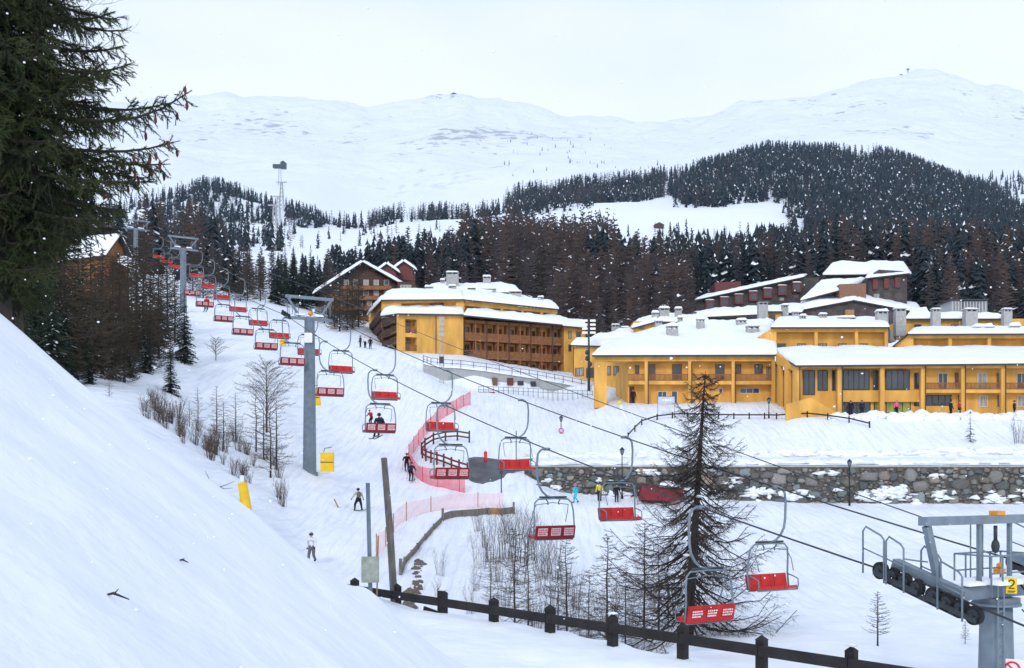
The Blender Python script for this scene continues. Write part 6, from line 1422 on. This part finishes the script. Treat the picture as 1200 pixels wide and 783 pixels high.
for i, (px, Y, top, lab) in enumerate(((1028.5,35,693,'small lone bare larch sapling on the snow left of the near lift pylon'),(1131,36,728,'tiny bare sapling half hidden under the wheel train of the near pylon'))):
    T, B = bare_tree(2.0, .028, 46, .62, 60+i, droop=0, up=.22, twigs=9, start=.22, power=.7, sub=1, rmin=.0055); p = GP(px, Y, -.05)
    plant('larch_sapling', p, lab, 'tree', T, B, 'bark', 'twiggrey', crown_name='branches', scale=(zz(Y,top)-p.z)/2.0)
T, B = spruce(3.4, .8, 5, 12, 6, .5, .25); p = GP(1137, 107, -.2); plant('spruce_sapling', p, 'little snow dusted spruce alone on the embankment below the hotel', 'tree', T, B, 'bark', ('spruce','snow'))
p = GP(1193, 106); o = bush(3.2, 24, 3, .5).build('bare_shrub', M['twiggrey'], None, loc=p); tag(o, 'pale leafless shrub at the right edge on the embankment above the road', 'shrub')
p = GP(548, 163); B = spruce(2.6, 1.1, 6, 9, 7, .2)[1]; o = B.build('evergreen_shrub', [M['spruce'], M['snow']], None, loc=p); tag(o, 'dark evergreen shrub at the corner of the brown balconies', 'shrub')

# ---- left bank shrubs, round bare tree
T, B = bare_tree(6.2, .09, 60, 2.7, 8, droop=-.35, up=.35, twigs=16, start=.20, power=.5, sub=5, rmin=.008, rb=.32, lmin=.3, lrand=(.5,1.1), zr=.3); p = GP(312.5, 84, -.2)
plant('bare_tree', p, 'round crowned leafless tree on the snowy bank left of the tall pylon', 'tree', T, B, 'bark', 'twiggrey', crown_name='branches', scale=(zz(84,428)-p.z)/6.2)
T, B = bare_tree(3, .05, 30, 1.5, 9, droop=-.3, up=.35, twigs=10, start=.2, power=.5, sub=2, rmin=.012, rb=.5, lmin=.3); p = GP(253, 104, -.1)
plant('bare_tree', p, 'small wispy leafless tree high on the snowy bank near the spruce', 'tree', T, B, 'bark', 'twiggrey', crown_name='branches', scale=(zz(104,398)-p.z)/3)
pr = [bare_tree(4.2, .055, 44, 1.15, 70+i, droop=-.02, up=.2, twigs=10, start=.1, power=.7, sub=3, rmin=.007, lrand=(.25,1.3), zr=.3, wig=.1) for i in range(3)]
pmm = [(T.mesh('trunk', M['bark'], True), B.mesh('branches', M['twig' if i == 1 else 'twiggrey'])) for i, (T, B) in enumerate(pr)]
for i, (px, Y, top) in enumerate(((193,76,462),(232,78,455),(254,79,452),(276,80,460),(300,79,462),(309,78,470),(324,77,468),(222,74,470),(176,72,490),(262,75,470),(317,74,478),(128,66,462),(210,73,480))):
    p = GP(px, Y, -.2); t = thing('larch_sapling', 'bare larch sapling in the brush on the left bank between dark spruces and tall pylon', 'tree', p, i*2.1, 'bare saplings on the left bank'); t.scale = (max((zz(Y,top)-p.z)/4.2, .35),)*3
    for n_, m_ in zip(('trunk', 'branches'), pmm[i % 3]):
        o = bpy.data.objects.new(n_, m_); C.objects.link(o); o.parent = t
bm2 = [bush(2.2, 24, 90+i, .55, .010).mesh('bare_shrub', M['twiggrey' if i % 2 else 'twig']) for i in range(3)]
rn = random.Random(19)
for i in range(46):
    px = rn.uniform(165, 335); Y = rn.uniform(66, 80)-(0 if px > 230 else 4); s = rn.uniform(.35, .95)
    p = GP(px, Y); o = bpy.data.objects.new('bare_shrub', bm2[i % 3]); C.objects.link(o); o.location = p; o.scale = (s,)*3; o.rotation_euler = (0,0,i*1.7)
    tag(o, 'low bare brown shrub poking through the snow of the left bank', 'shrub', 'bare shrubs on the left bank')
mb = MB()
a = GP(246, 52); mb.tube([a+Vector((0,0,-.1)), a+Vector((.25,0,.1)), a+Vector((.7,0,.2)), a+Vector((1.3,0,.45))], [.03,.03,.02,.008], 5)
mb.tube([a+Vector((.1,0,0)), a+Vector((0,0,.5)), a+Vector((-.25,0,1.0))], [.025,.018,.008], 4); mb.tube([a+Vector((.5,0,.15)), a+Vector((.8,0,.05)), a+Vector((1.2,.1,.1))], [.02,.015,.006], 4)
tag(mb.localise(a).build('fallen_branch', M['bark'], None, loc=a), 'fallen bare branch lying on the near snowbank beside the yellow padded post', 'branch')
for i, (px, Y, s) in enumerate(((133, 5.6, .10), (312, 5.2, .11), (214, 7.5, .05))):
    p = GP(px, Y, .01); mb = MB(); mb.tube([(-s,0,0),(0,.0,s*.25),(s*.9,0,-.01)], [.004,.009,.003], 5); mb.tube([(0,0,s*.2),(s*.3,0,s*.5)], [.005,.002], 4)
    tag(mb.build('twig', M['bark'], None, loc=p), ('short dark twig lying on the near snowbank, left of the other two','dark twig at the bottom of the near snowbank','tiny twig in the middle of the near snowbank')[i], 'twig')

# ---- dark wood on the left slope
SP = []
for i in range(4):
    T, N_ = spruce(12, (2.5, 2.9, 2.2, 2.6)[i], 200+i, 30, 11, (.10,.16,.06,.12)[i]); SP.append((T.mesh('trunk', M['bark'], True), N_.mesh('crown', [M['spruce'], M['snow']])))
LA = []
for i in range(3):
    T, B = bare_tree(13, .16, 150, 2.9, 220+i, droop=.12, up=.16, twigs=13, start=.08, power=.7, sub=4, rmin=.024, rb=.22); LA.append((T.mesh('trunk', M['bark'], True), B.mesh('crown', M['larchmid'])))
def place(kind, v, px, Y, top, label, group, i):
    if 80 < px < 146 and Y < 118: top = max(top, 283+(i*7) % 20)
    p = GP(px, Y, -.4); src, h0 = (SP, 12) if kind == 's' else (LA, 13)
    t = thing('spruce_tree' if kind == 's' else 'larch_tree', label, 'tree', p, i*1.9, group); k = (zz(Y,top)-p.z)/h0; t.scale = (max(k,.8) if kind == 's' and k > 1.3 else k, max(k,.8) if kind == 's' and k > 1.3 else k, k)
    for n_, m_ in zip(('trunk', 'crown'), src[v]):
        o = bpy.data.objects.new(n_, m_); C.objects.link(o); o.parent = t
place('s', 2, 200, 82, 396, 'small dark spruce alone on the snow at the front edge of the left wood', None, 1)
place('s', 0, 216, 98, 346, 'slim dark spruce at the right edge of the left wood beside the far pylon', None, 2)
SG = 'dark spruces of the left wood above the near snowbank'; LG = 'bare brown larches of the left wood above the near snowbank'
for i, (px, Y, top, v) in enumerate(((14,70,262,1),(45,74,250,0),(62,68,330,1),(88,84,300,0),(-20,72,240,3),(150,92,345,2),(172,96,350,0),(30,62,352,3),(70,92,255,3),(118,104,300,1),(-45,66,280,0),(188,104,330,2),(104,72,395,2),(8,58,372,2),(36,80,280,1),(55,76,300,0),(78,76,340,3),(96,88,270,1),(112,90,320,0),(128,88,330,2),(140,98,340,3),(160,100,352,0),(178,104,345,1),(-5,84,240,1),(20,90,255,0),(48,94,262,3),(110,82,350,1),(132,78,385,2),(152,82,390,0),(170,86,380,3),(84,70,400,2),(64,64,410,3),(40,60,392,1),(24,56,380,3))):
    place('s', v, px, Y, top, 'dark spruce flecked with snow in the wood behind the near snowbank', SG, i)
for i, (px, Y, top, v) in enumerate(((107,73,262,0),(120,80,258,1),(140,86,290,2),(160,92,288,0),(186,96,300,1),(176,88,320,2),(92,90,240,1),(75,80,262,0),(132,98,262,2),(150,105,280,1),(58,100,250,2),(28,95,245,0),(205,110,322,2),(196,118,300,0),(168,112,272,1),(146,78,345,2),(10,90,250,1))):
    place('l', v, px, Y, top, 'bare brownish larch in the wood behind the near snowbank', LG, i)
for i, (px, Y, top, v) in enumerate(((398,172,318,0),(407,176,330,1),(392,180,330,2),(413,182,322,0),(380,186,320,1),(420,186,318,2))):
    place('l', v, px, Y, top, 'bare larch before the brown chalet at the top of the piste', 'bare larches before the brown chalet', i)
for i, (px, Y, top, v) in enumerate(((326,205,296,0),(344,215,290,1),(354,212,296,3),(334,222,286,2),(364,230,288,0),(372,225,300,1))):
    place('s', v, px, Y, top, 'tall dark blue spruce in the clump left of the brown chalet', 'dark spruce clump left of the brown chalet', i)
for i, (px, Y, top, v) in enumerate(((252,170,300,1),(268,176,302,0),(290,190,292,2),(305,200,300,1),(238,165,300,2),(226,168,296,0),(282,182,310,1))):
    place('l', v, px, Y, top, 'bare brown larch rising behind the distant lift chairs', 'bare larches behind the distant lift chairs', i)

# ---- foreground spruce at the left edge: boughs covered in brushes of needles, hanging cones
rn = random.Random(31)
SX, SY = (-8-600)/FPX*15.2, 15.2
bz = G(SX, SY)-.3
fs = thing('spruce_tree', 'large dark green spruce filling the upper left, with hanging cones on its long boughs', 'tree', (SX, SY, bz))
mb = MB(); Ht = 17; mb.tube([(0,0,0),(0,0,6),(0,0,12),(0,0,Ht)], [.30,.23,.13,.02], 12); mb.build('trunk', M['bark'], fs, True)
NE = MB(); BR = MB(); cones = []
def brush(a, b, w, dens):
    """one twig: a stem with needles all round"""
    d = b-a; L_ = d.length; d.normalize(); x = d.orthogonal().normalized(); y = d.cross(x)
    BR.tube([a, b], [.006, .003], 3, cap=False)
    n = max(4, int(L_*dens))
    for i in range(n):
        t = i/n; an = i*2.4+rn.random(); q = a.lerp(b, t); o = (x*math.cos(an)+y*math.sin(an))
        tip = q+o*w*rn.uniform(.7,1.1)*(1-.35*t)+d*w*1.0; s = d.cross(o)*.0075
        NE.add([q-s, q+s, tip], [(0,1,2)], 0)
def bough(z, az, L_, sag, up, dens=1.0, cone=0):
    d = Vector((math.cos(az), math.sin(az), 0)); s = Vector((-d.y, d.x, 0)); m = 8; pts = []
    for j in range(m+1):
        t = j/m; pts.append(Vector((0,0,z))+d*L_*t+s*.12*L_*math.sin(t*3+z)+Vector((0,0,L_*(-sag*math.sin(t*PI*.6)+up*t**3))))
    BR.tube(pts, [.045*(1-.85*j/m)+.004 for j in range(m+1)], 5, cap=False)
    n = int(L_*21*dens)
    for i in range(n):
        t = .12+.88*i/n; j = min(int(t*m), m-1); q = pts[j].lerp(pts[j+1], t*m-j); e = (pts[j+1]-pts[j]).normalized()
        q_ = (1 if i % 2 else -1); hang = rn.random() < .55
        l = (.66-.42*t)*rn.uniform(.55,1.15)
        dv = (e*.55+s*q_*rn.uniform(.35,1.0)+Vector((0,0,rn.uniform(-1.1,-.3) if hang else rn.uniform(-.3,.15)))).normalized()
        end = q+dv*l; brush(q, end, .048, 75)
        if l > .25:
            for x in range(3): 
                a = q.lerp(end, .25+.25*x); dv2 = (dv*.6+Vector((rn.uniform(-.7,.7),rn.uniform(-.7,.7),rn.uniform(-.7,.1)))).normalized()
                brush(a, a+dv2*l*rn.uniform(.35,.65), .044, 70)
        if cone and t > .62 and rn.random() < .28: cones.append(end)
    brush(pts[-2], pts[-1]+(pts[-1]-pts[-2])*.25, .036, 110)
    return pts
def zrel(py, Y=15): return zz(Y, py)-bz
# long boughs that show against the sky
for py, az, L_, sag, up, c in ((118,-.10,2.95,.16,.22,1),(100,.10,2.55,.10,.10,0),(160,-.05,2.75,.12,.12,1),(150,.2,2.5,.16,.05,1),(190,-.15,2.55,.15,.02,1),(60,-.1,2.1,.12,.06,0),(30,.1,1.9,.10,.05,0),(205,.1,1.95,.22,0,0),(225,-.1,1.7,.25,0,0),(245,.05,1.4,.25,0,0)):
    bough(zrel(py), az, L_, sag, up, 1.15, c)
z = 1.9
while z < 11.5:
    for k in range(5):
        L_ = float(np.interp(z, (zrel(330), zrel(300), zrel(240), zrel(200), zrel(150), zrel(0), 12), (.8, 1.0, 1.32, 1.85, 2.3, 2.15, 1.6)))*rn.uniform(.6,1.0); bough(z+rn.uniform(-.15,.15), rn.uniform(-PI*.62, PI*.45), L_, rn.uniform(.18,.38), rn.uniform(0,.1), .85)
    z += .27
while z < 16:
    for k in range(3): bough(z, rn.random()*6.28, (16.8-z)*.38, .2, .1, .6)
    z += .5
BR.build('boughs', M['bark'], fs); print('needles', len(NE.f)); NE.build('needles', M['spruce_near'], fs)
for i, c in enumerate(cones[:26]):
    mb = MB(); l = rn.uniform(.10,.15); mb.tube([(0,0,0),(0,0,-l*.3),(.005,0,-l*.7),(.0,0,-l)], [.012,.024,.022,.006], 7); o = mb.build('cone', M['cone'], fs, True); o.location = c+Vector((0,0,.0))
s = MB(); s.blob((0,0,0),(.15,.12,.06),2,0,.7); o = s.build('snow_clump', M['snow'], fs, True); o.location = (1.42,.1,zrel(99))
T, B = bare_tree(9.5, .12, 44, 2.3, 61, droop=-.25, up=.45, twigs=11, start=.72, power=.4, sub=3, rmin=.004, rb=.22, lmin=.4); p = GP(22, 19.5, -.3)
plant('bare_tree', p, 'leafless tree whose fine upper twigs show beside the top of the near spruce', 'tree', T, B, 'bark', 'twiggrey', crown_name='branches', scale=(zz(19.5,-25)-p.z)/9.5)
# ------------------------------------------------------------------ forests
def far_spruce(seed, layers, per, snow=.12):
    rn = random.Random(seed); v = []; f = []; m = []
    def tri(a, b, c, k): o = len(v); v.extend((a, b, c)); f.append((o, o+1, o+2)); m.append(k)
    tri((-.012,0,0),(.012,0,0),(0,0,1),2); tri((0,-.012,0),(0,.012,0),(0,0,1),2)
    for l in range(layers):
        k = .06+.90*(l/layers)**.95; r = .175*(1-k)**.8+.012
        for b in range(per):
            a = rn.random()*6.283; L_ = r*rn.uniform(.65,1.2); w = .42+rn.random()*.35; c, s = math.cos(a), math.sin(a); top = k+.9/layers*rn.uniform(.8,1.3); z = k-L_*rn.uniform(.3,.75)
            tip = (c*L_, s*L_, z); p1 = (math.cos(a+w)*L_*.72, math.sin(a+w)*L_*.72, z+L_*.28); p2 = (math.cos(a-w)*L_*.72, math.sin(a-w)*L_*.72, z+L_*.28); t0 = (0,0,min(top,1))
            q = 1 if rn.random() < snow else 0
            tri(t0, p1, tip, q); tri(t0, tip, p2, q)
    return np.array(v), np.array(f), np.array(m)
def far_larch(seed, nb, w=.011):
    rn = random.Random(seed); v = []; f = []; m = []
    def tri(a, b, c, k): o = len(v); v.extend((a, b, c)); f.append((o, o+1, o+2)); m.append(k)
    tri((-.011,0,0),(.011,0,0),(0,0,1),2); tri((0,-.011,0),(0,.011,0),(0,0,1),2)
    for b in range(nb):
        k = .12+.86*((b+rn.random())/nb); r = .155*(1-k)**.62*rn.uniform(.55,1.15)+.015; a = b*2.4+rn.random(); c, s = math.cos(a), math.sin(a); z = k+r*rn.uniform(-.15,.45); ww = w*rn.uniform(.6,1.3)
        sn = 1 if rn.random() < .03 else 0
        tri((0,0,k-ww), (0,0,k+ww), (c*r, s*r, z), sn)
        for x in range(2):
            t = rn.uniform(.35,.85); e = rn.choice((-1,1))*rn.uniform(.4,.9); q = (c*r*t, s*r*t, k+(z-k)*t); l = r*.5
            tri((q[0],q[1],q[2]-ww*.8), (q[0],q[1],q[2]+ww*.8), (q[0]+math.cos(a+e)*l, q[1]+math.sin(a+e)*l, q[2]+l*rn.uniform(-.2,.5)), 0)
    return np.array(v), np.array(f), np.array(m)
HI = {'s': [far_spruce(300+i, 24, 9, (.035,.015,.05)[i]) for i in range(3)], 'l': [far_larch(320+i, 95) for i in range(3)]}
LO = {'s': [far_spruce(340+i, 8, 5, (.05,.02,.07)[i]) for i in range(3)], 'l': [far_larch(360+i, 26, .017) for i in range(3)]}
def npmesh(name, v, f, m, mats):
    me = bpy.data.meshes.new(name); me.vertices.add(len(v)); me.vertices.foreach_set('co', np.asarray(v, np.float32).ravel())
    n = len(f); me.loops.add(n*3); me.loops.foreach_set('vertex_index', np.asarray(f, np.int32).ravel()); me.polygons.add(n)
    me.polygons.foreach_set('loop_start', np.arange(0, n*3, 3, dtype=np.int32)); me.polygons.foreach_set('loop_total', np.full(n, 3, np.int32))
    for q in mats: me.materials.append(q)
    me.polygons.foreach_set('material_index', np.asarray(m, np.int32)); me.update(calc_edges=True); me.validate(); return me
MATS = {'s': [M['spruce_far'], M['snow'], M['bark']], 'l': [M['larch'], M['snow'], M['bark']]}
rn = random.Random(71); trees = []
def inside(px, py, poly):
    c = False; n = len(poly)
    for i in range(n):
        (x0, y0), (x1, y1) = poly[i], poly[(i+1) % n]
        if (y0 > py) != (y1 > py) and px < (x1-x0)*(py-y0)/(y1-y0)+x0: c = not c
    return c
def wood(px0, px1, Y0, Y1, n, ratio, h, dens=None, thr=-9, patch=.012):
    """trees scattered over a piece of hillside; ratio = share of larch"""
    a = 0
    for _ in range(n*6):
        if a >= n: break
        Y = math.sqrt(rn.uniform(Y0*Y0, Y1*Y1)); px = rn.uniform(px0, px1)
        X = (px-600)/FPX*Y
        if dens and rn.random() > dens(px, Y): continue
        if noise.noise(Vector((X*patch, Y*patch*.45, 3))) < thr and rn.random() < .8: continue
        z = G(X, Y); k = ratio(px, Y) if callable(ratio) else ratio
        lar = rn.random() < k+.25*noise.noise(Vector((X*.02, Y*.02, 8)))
        trees.append((X, Y, z-.5, h*rn.uniform(.55,1.22), 'l' if lar else 's', rn.random()*6.28)); a += 1
def ramp(x, *p):
    return float(np.interp(x, p[::2], p[1::2]))
# larch wood behind the first hotel, spruce mixed in at left
wood(540, 720, 240, 400, 620, lambda px, Y: ramp(px, 540,.75, 600,.95, 720,.9), 20, lambda px, Y: 1 if Y > 262 or px > 610 else .3)
wood(690, 810, 240, 335, 240, lambda px, Y: ramp(px, 690,.9, 760,.85, 810,.4), 18)
wood(430, 560, 240, 345, 260, lambda px, Y: ramp(px, 430,.3, 560,.7), 16, lambda px, Y: (1 if Y > 262 else .3)*(1 if px > 500 or Y < 300 else .2))
wood(645, 812, 204, 246, 120, .92, 16)
wood(700, 812, 182, 204, 30, .92, 12)
wood(1075, 1300, 205, 262, 130, .5, 17)
# dark wood at right, rising behind the terraced building
wood(770, 900, 262, 385, 640, .22, 17)
wood(885, 975, 262, 510, 600, .2, 18)
wood(965, 1290, 262, 470, 1300, lambda px, Y: ramp(px, 770,.6, 820,.25, 1040,.25, 1080,.5, 1290,.35), 22, lambda px, Y: .0 if (px < 1110 and Y < 280) else 1)
wood(965, 1290, 470, 690, 1500, .18, 20)
wood(962, 1300, 690, 900, 1500, .22, 18)
# the hill above the meadow
wood(790, 1300, 860, 1010, 1700, .22, 18, lambda px, Y: 1 if px > 800 or Y > 900 else .4)
wood(800, 1180, 1000, 1235, 2500, .25, 17, lambda px, Y: ramp(px, 800,.35, 850,.8, 900,1, 1060,1, 1120,.7, 1180,.4), -.17, .02)
wood(1090, 1300, 1000, 1180, 260, .2, 17, None, -.2)
wood(1110, 1300, 1440, 1620, 260, .2, 17, None, -.25)
# strips on the meadow edges
wood(600, 800, 985, 1190, 950, .5, 18, lambda px, Y: ramp(px, 600,.6, 620,1, 800,1) * (1 if Y > 1010+abs(px-700)*.2 else .5))
wood(596, 700, 840, 990, 170, .5, 16)
wood(430, 600, 950, 1130, 260, .6, 18, lambda px, Y: ramp(px, 430,.5, 450,1, 470,.35, 485,.3, 500,1, 530,.8, 600,.9), -.15)
wood(425, 610, 640, 800, 14, .7, 12)
wood(700, 960, 640, 720, 30, .4, 12)
wood(250, 440, 560, 900, 40, .4, 13)
# left hill and the dark band under it
cut = lambda px: 0 if 323 < px < 334 else 1
wood(120, 425, 1000, 1240, 720, .3, 17, lambda px, Y: cut(px)*ramp(px, 120,.12, 180,.3, 200,1, 320,1, 334,.8, 425,.5)*ramp(Y, 1000,1, 1120,.75, 1240,.7), -.12, .022)
wood(100, 330, 500, 760, 420, .4, 19, lambda px, Y: ramp(px, 240,1, 275,.35, 300,.12, 330,.12))
wood(60, 260, 230, 480, 260, .75, 19)
wood(245, 322, 205, 255, 40, .75, 10)
wood(320, 430, 235, 290, 50, .25, 10)
wood(380, 480, 240, 320, 70, .4, 12)
wood(-60, 110, 140, 330, 150, .6, 18)
# scattered dots high on the mountain
wood(590, 720, 1750, 2600, 45, .2, 10)
wood(700, 860, 1500, 1900, 35, .2, 10)
wood(915, 966, 690, 870, 110, .3, 17, lambda px, Y: ramp(px, 915,.05, 966,1))
wood(125, 200, 1200, 1330, 40, .2, 12)
wood(780, 860, 1240, 1500, 40, .2, 12)
vis = lambda q: q[3]/q[1] if 0 < 600+FPX*q[0]/q[1] < 1200 else 0
trees.sort(key=vis, reverse=True)
HM = {k: [npmesh('forest_tree', *HI[k][i], MATS[k]) for i in range(3)] for k in 'sl'}
LAB = {'s': ('dark snow flecked spruce in the forest on the slopes behind the hotels', 'spruces of the forest behind the hotels'), 'l': ('bare brown larch in the forest on the slopes behind the hotels', 'larches of the forest behind the hotels')}
NI = 300
for i, (x, y, z, h, k, a) in enumerate(trees[:NI]):
    o = bpy.data.objects.new('spruce_tree' if k == 's' else 'larch_tree', HM[k][i % 3]); C.objects.link(o)
    o.location = (x, y, z); o.rotation_euler = (0, 0, a); o.scale = (h*1.05, h*1.05, h); tag(o, LAB[k][0], 'tree', LAB[k][1])
for k, nm in (('s', 'spruce_forest'), ('l', 'larch_forest')):
    V, F_, M_ = [], [], []; o_ = 0
    for i, (x, y, z, h, kk, a) in enumerate(trees[NI:]):
        if kk != k: continue
        v, f, m = (HI if y < 330 else LO)[k][i % 3]; c, s = math.cos(a), math.sin(a)
        V.append(np.stack([(v[:,0]*c-v[:,1]*s)*h*1.08+x, (v[:,0]*s+v[:,1]*c)*h*1.08+y, v[:,2]*h+z], -1)); F_.append(f+o_); M_.append(m); o_ += len(v)
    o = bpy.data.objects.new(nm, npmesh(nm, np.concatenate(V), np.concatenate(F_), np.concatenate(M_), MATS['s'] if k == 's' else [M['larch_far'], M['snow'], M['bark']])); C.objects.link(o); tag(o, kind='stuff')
print('forest trees', len(trees))
# ------------------------------------------------------------------ sky, sun, camera
w = bpy.data.worlds.new("World"); S.world = w; w.use_nodes = True
nt = w.node_tree; N = nt.nodes.new; L = nt.links.new
bg = nt.nodes['Background']
SUN_EL, SUN_AZ = 28, 198      # degrees; azimuth clockwise from +Y
sky = N('ShaderNodeTexSky'); sky.sky_type = 'NISHITA'; sky.sun_disc = False
sky.sun_elevation = R(SUN_EL); sky.sun_rotation = R(SUN_AZ); sky.altitude = 1900
tc = N('ShaderNodeTexCoord'); mp = N('ShaderNodeMapping'); L(tc.outputs['Generated'], mp.inputs[0]); mp.inputs['Scale'].default_value = (1, 1, 2.4)
n = N('ShaderNodeTexNoise'); n.inputs['Scale'].default_value = 1.7; n.inputs['Detail'].default_value = 5; L(mp.outputs[0], n.inputs['Vector'])
cr = N('ShaderNodeValToRGB'); L(n.outputs[0], cr.inputs[0])
cr.color_ramp.elements[0].position = .36; cr.color_ramp.elements[0].color = (10.0, 11.1, 12.3, 1)
cr.color_ramp.elements[1].position = .60; cr.color_ramp.elements[1].color = (12.4, 12.6, 12.8, 1)
mx = N('ShaderNodeMix'); mx.data_type = 'RGBA'; mx.inputs[0].default_value = .90
sz = N('ShaderNodeSeparateXYZ'); L(tc.outputs['Generated'], sz.inputs[0])
hz = N('ShaderNodeValToRGB'); L(sz.outputs['Z'], hz.inputs[0])     # overcast: brighter low over the ridge, greyer overhead
hz.color_ramp.elements[0].position = .15; hz.color_ramp.elements[0].color = (1.03, 1.03, 1.02, 1)
hz.color_ramp.elements[1].position = .62; hz.color_ramp.elements[1].color = (.58, .63, .75, 1)
ml = N('ShaderNodeMix'); ml.data_type = 'RGBA'; ml.blend_type = 'MULTIPLY'; ml.inputs[0].default_value = 1
L(cr.outputs[0], ml.inputs[6]); L(hz.outputs[0], ml.inputs[7])
L(sky.outputs[0], mx.inputs[6]); L(ml.outputs[2], mx.inputs[7]); L(mx.outputs[2], bg.inputs[0])
bg.inputs[1].default_value = .1
sl = bpy.data.lights.new('sun', 'SUN'); sl.energy = 1.0; sl.angle = R(10); sl.color = (1, .97, .92)
so = bpy.data.objects.new('sun', sl); C.objects.link(so)
el, az = R(SUN_EL), R(SUN_AZ)
d = Vector((math.sin(az)*math.cos(el), math.cos(az)*math.cos(el), math.sin(el)))
so.rotation_euler = d.to_track_quat('Z', 'Y').to_euler(); so.location = (30, -30, 60)
cam = bpy.data.cameras.new('camera'); co = bpy.data.objects.new('camera', cam); C.objects.link(co); S.camera = co
co.location = (0, 0, 0); co.rotation_euler = (R(90), 0, 0)
cam.sensor_width = 36; cam.lens = FPX/1200*36; cam.shift_y = (HOR-391.5)/1200
cam.clip_start = .1; cam.clip_end = 12000
vs = S.view_settings; vs.view_transform = 'Standard'; vs.look = 'None'; vs.exposure = .31; vs.gamma = 1
try: vs.use_curve_mapping = False
except Exception: pass

# ------------------------------------------------------------------ air
mb = MB(); mb.box(-6500, 6500, -80, 4700, -60, 1420)
m = bpy.data.materials.new('haze_air'); m.use_nodes = True; nt = m.node_tree; nt.nodes.remove(nt.nodes['Principled BSDF'])
v = nt.nodes.new('ShaderNodeVolumePrincipled'); v.inputs['Color'].default_value = (.44, .68, 1, 1); v.inputs['Density'].default_value = .00008; v.inputs['Anisotropy'].default_value = .2
nt.links.new(v.outputs[0], nt.nodes['Material Output'].inputs['Volume'])
tag(mb.build('haze', m), kind='stuff')
# falling snow: loose flakes in the air between the lift and the viewpoint
rn = random.Random(5); mb = MB()
for i in range(900):
    Y = 3.5+rn.random()**1.3*22; X = rn.uniform(-.62,.62)*Y; z = rn.uniform(-.15,.55)*Y; r = rn.uniform(.004,.0085)*(.6+Y*.05)
    if z < G(X, Y)+.05: continue
    mb.blob((X, Y, z), (r, r, r*rn.uniform(.6,1.2)), 1)
tag(mb.build('falling_snow', M['snow'], smooth=True), kind='stuff')
